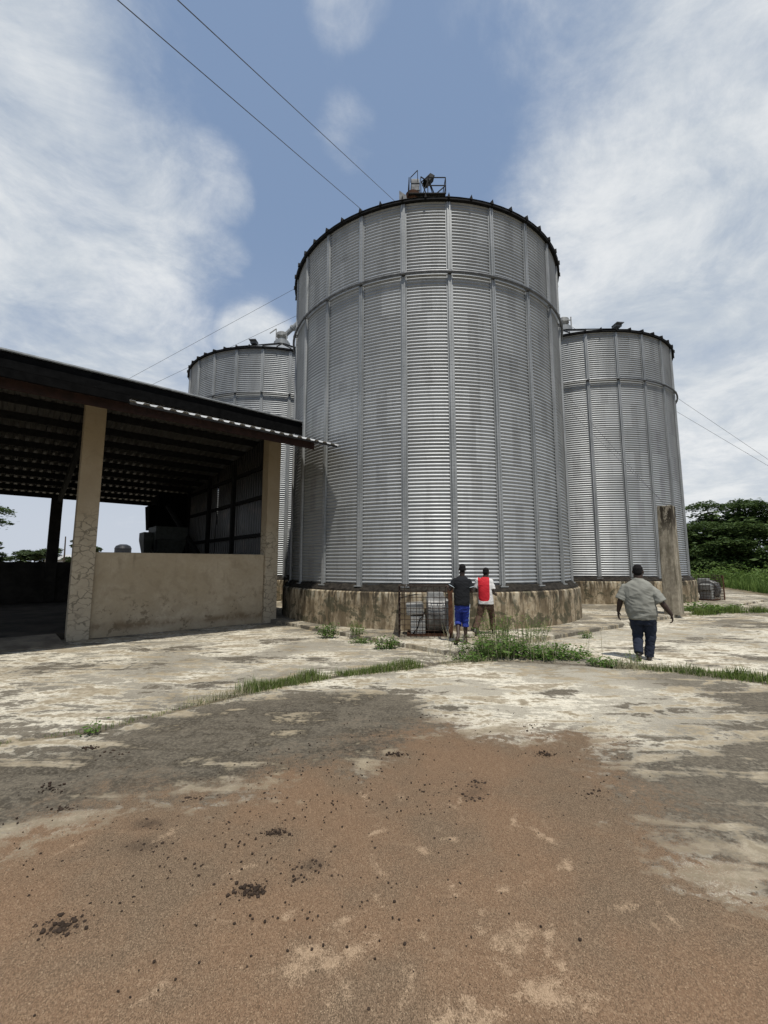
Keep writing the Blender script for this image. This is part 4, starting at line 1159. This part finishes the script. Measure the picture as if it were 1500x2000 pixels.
def make_person(label, loc, rz, J, clothes):
    root = empty('person', loc, rz); tag(root, label, 'person')
    V = lambda k: Vector(J[k])
    b = MB()
    hc, nk = V('head'), V('neck'); yaw = Matrix.Rotation(R(J.get('yaw', 0)), 3, 'Z') @ Matrix.Rotation(R(J.get('nod', 0)), 3, 'X')
    hs = J.get('hs', 1.)
    H_ = lambda x, y, z: hc + yaw @ Vector((x*hs, y*hs, z*hs))
    ellipsoid(b, H_(0, -.012, .022), (.077*hs, .096*hs, .098*hs), yaw)
    ellipsoid(b, H_(0, .025, -.045), (.062*hs, .070*hs, .078*hs), yaw)
    ellipsoid(b, H_(0, .075, -.085), (.03*hs, .022*hs, .026*hs), yaw)
    ellipsoid(b, H_(0, .10, -.028), (.016*hs, .02*hs, .024*hs), yaw); ellipsoid(b, H_(0, .096, .0), (.01*hs, .014*hs, .03*hs), yaw)
    ellipsoid(b, H_(0, .088, -.062), (.026*hs, .012*hs, .010*hs), yaw)
    for s in (-1, 1):
        ellipsoid(b, H_(.080*s, -.002, -.012), (.010*hs, .020*hs, .032*hs), yaw)
        ellipsoid(b, H_(.033*s, .076, .025), (.026*hs, .016*hs, .010*hs), yaw)
    limb(b, [H_(0, -.02, -.05), nk], [.060*hs*J.get('nkr', 1), .064*hs*J.get('nkr', 1)])
    loft(b, [(z, rx*.9, ry*.9, cx, cy) for (z, rx, ry, cx, cy) in J['torso']])
    ar = J.get('ar', 1.)
    for s, k in ((-1, 'L'), (1, 'R')):
        limb(b, [V('sh'+k), (V('sh'+k)+V('el'+k))/2, V('el'+k), V('el'+k).lerp(V('wr'+k), .35), V('wr'+k)], [.056*ar, .050*ar, .040*ar, .041*ar, .027*ar])
        hand(b, J['wr'+k], J['hd'+k], J['pn'+k], J.get('hands', 1.), J.get('curl'+k, .5), J['th'+k])
        hp_, kn, an = V('hip'+k), V('kn'+k), V('an'+k)
        lr = J.get('lr', 1.)
        limb(b, [hp_, hp_.lerp(kn, .5), kn, kn.lerp(an, .35), an], [.088*lr, .074*lr, .054*lr, .053*lr, .036*lr])
        he, ba, to = V('he'+k), V('ba'+k), V('to'+k)
        limb(b, [an, he], [.036, .032]); limb(b, [an, he.lerp(ba, .5) + Vector((0, 0, .02)), ba, to], [.036, .034, .032, .022])
    fuse(b, 'body', M['skin'], root, .0065, 3)
    h = MB()
    ellipsoid(h, H_(0, -.02, .034), (.0795*hs, .094*hs, .092*hs), yaw)
    ellipsoid(h, H_(0, -.055, -.01), (.070*hs, .058*hs, .075*hs), yaw)
    fuse(h, 'hair', M['hair'], root, .007, 2)
    e = MB()
    for s in (-1, 1): ellipsoid(e, H_(.031*s, .083, .010), (.012*hs,)*3, None, 10)
    e.build('eyes', M['eye'], root, smooth=True)
    clothes(root, J, V)
    return root

def sleeves(mb, V, frac, r0, r1):
    for k in 'LR':
        a, c = V('sh'+k), V('el'+k)
        e = a.lerp(c, frac)
        ellipsoid(mb, a, (r0*1.02,)*3); mb.tube([a, a.lerp(e, .5), e], [r0, (r0+r1)/2, r1], 18)
def trousers(mb, V, J, hem, r, bulge=1.):
    z1, rx, ry, cx, cy = J['pelvis']
    loft(mb, [(z1-.19, rx*.82, ry*.85, cx, cy), (z1-.1, rx, ry, cx, cy), (z1, rx, ry, cx, cy), (z1+.1, rx*.97, ry*.95, cx, cy)])
    for k in 'LR':
        a, c, d = V('hip'+k), V('kn'+k), V('an'+k)
        h = c.lerp(d, hem)
        pts = [a, a.lerp(c, .5), c, c.lerp(h, .5), h]
        mb.tube(pts, [r[0], r[1], r[2], r[3], r[4]], 20)
        ellipsoid(mb, a, (r[0],)*3); ellipsoid(mb, c, (r[2],)*3)
def shoe(mb, J, k, up=.045):
    he, ba, to, an = (Vector(J[q+k]) for q in ('he', 'ba', 'to', 'an'))
    limb(mb, [he, he.lerp(ba, .5), ba, to], [.040, .040, .044, .034])
    limb(mb, [an, he], [.048, .042]); limb(mb, [an, ba], [.046, .036])

# --- heavy man in the grey shirt
J1 = dict(head=(.0, .03, 1.665), neck=(.0, .0, 1.50), yaw=-4, nod=2, hs=1.12, nkr=1.2, ar=1.22, lr=1.3, hands=1.08,
  torso=[(.80, .19, .165, .02, .02), (.95, .245, .205, .01, .03), (1.08, .25, .205, -.01, .035), (1.2, .245, .185, -.02, .02), (1.32, .24, .15, -.02, .0), (1.39, .20, .115, -.01, -.005), (1.47, .12, .085, 0, 0)],
  pelvis=(.86, .215, .175, .03, .01),
  shL=(-.225, -.01, 1.335), shR=(.220, .0, 1.315), elL=(-.325, -.05, 1.11), elR=(.35, -.04, 1.09), wrL=(-.375, -.02, .895), wrR=(.485, -.01, .875),
  hdL=(-.02, .12, -1), hdR=(.18, .12, -1), pnL=(1, -.25, 0), pnR=(-1, -.1, 0), thL=-1, thR=1, curlL=.35, curlR=.75,
  hipL=(-.085, .0, .86), hipR=(.125, .02, .86), knL=(-.075, .05, .455), knR=(.135, .07, .45), anL=(-.075, -.17, .17), anR=(.085, .06, .085),
  heL=(-.085, -.205, .135), baL=(-.075, -.10, .045), toL=(-.07, -.05, .035), heR=(.085, .02, .042), baR=(.095, .16, .042), toR=(.10, .23, .036))
def clothes1(root, J, V):
    s = MB()
    loft(s, [(.765, .225, .185, .025, .01), (.80, .235, .195, .022, .015), (.92, .265, .225, .012, .03), (1.06, .268, .225, -.008, .035), (1.2, .262, .2, -.02, .02), (1.32, .268, .172, -.02, .0), (1.38, .258, .15, -.01, -.005), (1.43, .205, .125, 0, -.01), (1.48, .13, .10, 0, -.005), (1.515, .088, .085, 0, .0), (1.535, .082, .085, 0, .005)], 36)
    sleeves(s, V, .97, .084, .096)
    o = fuse(s, 'shirt', M['greyshirt'], root, .010, 3, (.015, 2.6, 6., .55, 2.))
    cl = MB(); cl.lathe([(.080, 1.50), (.086, 1.51), (.079, 1.555), (.072, 1.55)], 24, c=(0, .008, 0)); cl.build('collar', M['greyshirt'], root, smooth=True)
    p = MB(); trousers(p, V, J, 1.06, (.130, .116, .092, .083, .079))
    fuse(p, 'trousers', M['jeans'], root, .009, 3, (.010, 4., 9., .5, 9.))
    for k in 'LR':
        q = MB(); shoe(q, J, k); fuse(q, 'shoe', M['leather'], root, .007, 2)
make_person('heavy person in a loose grey short sleeved shirt and dark jeans walking away, arms apart', (4.90, 8.38, 0), R(-31), J1, clothes1)

# --- person in the black tee
J2 = dict(head=(.015, .02, 1.575), neck=(.005, .0, 1.43), yaw=0, nod=-6, hs=.95, nkr=.98, ar=.92, lr=.88, hands=.95,
  torso=[(.84, .135, .11, -.01, .0), (.98, .145, .11, -.01, .0), (1.12, .15, .11, 0, 0), (1.26, .17, .115, 0, 0), (1.33, .155, .10, 0, 0), (1.40, .08, .07, 0, 0)],
  pelvis=(.84, .15, .115, -.015, .0),
  shL=(-.150, .0, 1.32), shR=(.150, .0, 1.31), elL=(-.265, -.02, 1.13), elR=(.205, .0, 1.11), wrL=(-.33, .17, 1.19), wrR=(.215, .2, 1.06),
  hdL=(-.1, 1, .12), hdR=(-.05, 1, .05), pnL=(.3, 0, -1), pnR=(-1, 0, 0), thL=1, thR=1, curlL=.6, curlR=.6,
  hipL=(-.085, .0, .82), hipR=(.075, .0, .82), knL=(-.10, .06, .455), knR=(.055, .06, .44), anL=(-.105, -.17, .165), anR=(.055, .05, .085),
  heL=(-.12, -.215, .115), baL=(-.15, -.15, .035), toL=(-.16, -.10, .026), heR=(.05, .01, .038), baR=(.06, .14, .034), toR=(.065, .2, .026))
def clothes2(root, J, V):
    s = MB()
    loft(s, [(.80, .165, .135, -.01, 0), (.86, .168, .14, -.01, 0), (1.0, .170, .135, -.01, 0), (1.14, .172, .13, 0, 0), (1.27, .186, .13, 0, 0), (1.34, .178, .115, 0, 0), (1.385, .125, .09, 0, 0), (1.43, .068, .068, .004, 0)], 32)
    sleeves(s, V, .62, .064, .074)
    fuse(s, 'shirt', M['blacktee'], root, .009, 3, (.008, 4., 8., .5, 3.))
    for k in 'LR':
        a = V('sh'+k).lerp(V('el'+k), .58); c = V('sh'+k).lerp(V('el'+k), .64)
        t_ = MB(); t_.tube([a, c], [.0775, .0785], 20); t_.build('sleeve_trim', M['trim'], root, smooth=True)
    p = MB(); trousers(p, V, J, .30, (.086, .082, .072, .070, .074))
    fuse(p, 'shorts', M['blue'], root, .008, 3, (.008, 5., 14., .5, 1.))
    for k, sg in (('L', -1), ('R', 1)):
        a, c, d = V('hip'+k), V('kn'+k), V('an'+k); h = c.lerp(d, .28)
        off = Vector((sg*.069, -.012, 0)); t_ = MB(); t_.tube([a + off*1.02, a.lerp(c, .5) + off*1.02, c + off*.95, h + off], [.018]*4, 8)
        t_.build('side_stripe', M['trim'], root, smooth=True)
        he, ba, to = V('he'+k), V('ba'+k), V('to'+k)
        q = MB(); up = (he - V('an'+k)).normalized()
        dirn_ = (to - he).normalized(); nn = Vector((1, 0, 0)).cross(dirn_).normalized()
        if nn.z < 0: nn = -nn
        Mx = Matrix((Vector((1, 0, 0)), dirn_, Vector((1, 0, 0)).cross(dirn_))).transposed()
        q.box((he+to)/2 - nn*.034, (.085, .265, .018), Mx)
        q.bar(ba + Vector((-.045, 0, 0)) , ba + nn*.036, .03, .008); q.bar(ba + Vector((.045, 0, 0)), ba + nn*.036, .03, .008)
        q.build('sandal', M['sole'], root, bevel=.006)
make_person('person in a black tee and rolled blue shorts walking away beside the caged fan', (1.71, 9.55, .115), R(-10), J2, clothes2)

# --- person in the red and white jersey
J3 = dict(head=(.02, .05, 1.505), neck=(-.005, .02, 1.365), yaw=-24, nod=-10, hs=.95, nkr=.98, ar=.92, lr=.9, hands=.95,
  torso=[(.80, .14, .115, .0, .0), (.95, .15, .115, -.01, .0), (1.08, .155, .115, -.02, 0), (1.2, .17, .12, -.02, .01), (1.3, .16, .10, -.02, .02), (1.36, .10, .075, -.01, .02)],
  pelvis=(.80, .155, .12, .0, .0),
  shL=(-.18, .02, 1.305), shR=(.125, .0, 1.275), elL=(-.22, .06, 1.05), elR=(.165, -.02, 1.02), wrL=(-.17, .26, 1.03), wrR=(.23, .16, .95),
  hdL=(.2, 1, .0), hdR=(.3, .9, .0), pnL=(1, 0, 0), pnR=(-1, 0, 0), thL=-1, thR=1, curlL=.6, curlR=.6,
  hipL=(-.08, .0, .79), hipR=(.075, .0, .79), knL=(-.17, -.02, .43), knR=(.125, .16, .43), anL=(-.27, -.26, .14), anR=(.155, .17, .085),
  heL=(-.28, -.30, .10), baL=(-.265, -.20, .045), toL=(-.255, -.14, .036), heR=(.155, .13, .042), baR=(.165, .26, .042), toR=(.17, .32, .036))
def clothes3(root, J, V):
    s = MB()
    loft(s, [(.735, .185, .14, -.005, 0), (.80, .183, .142, -.005, 0), (.94, .172, .135, -.012, 0), (1.08, .172, .132, -.02, 0), (1.2, .182, .13, -.02, .01), (1.3, .172, .11, -.02, .02), (1.355, .11, .085, -.01, .02), (1.385, .066, .066, -.004, .022)], 32)
    sleeves(s, V, .72, .068, .080)
    fuse(s, 'jersey', M['jersey'], root, .009, 3, (.008, 4., 8., .5, 6.))
    p = MB(); trousers(p, V, J, .92, (.098, .09, .075, .068, .068))
    fuse(p, 'trousers', M['brown'], root, .008, 3, (.009, 5., 15., .6, 4.))
    for k in 'LR':
        q = MB(); shoe(q, J, k); fuse(q, 'shoe', M['leather'], root, .007, 2)
make_person('person in a red and white jersey and brown trousers striding behind the black tee', (2.5, 10.72, .1), R(-14), J3, clothes3)
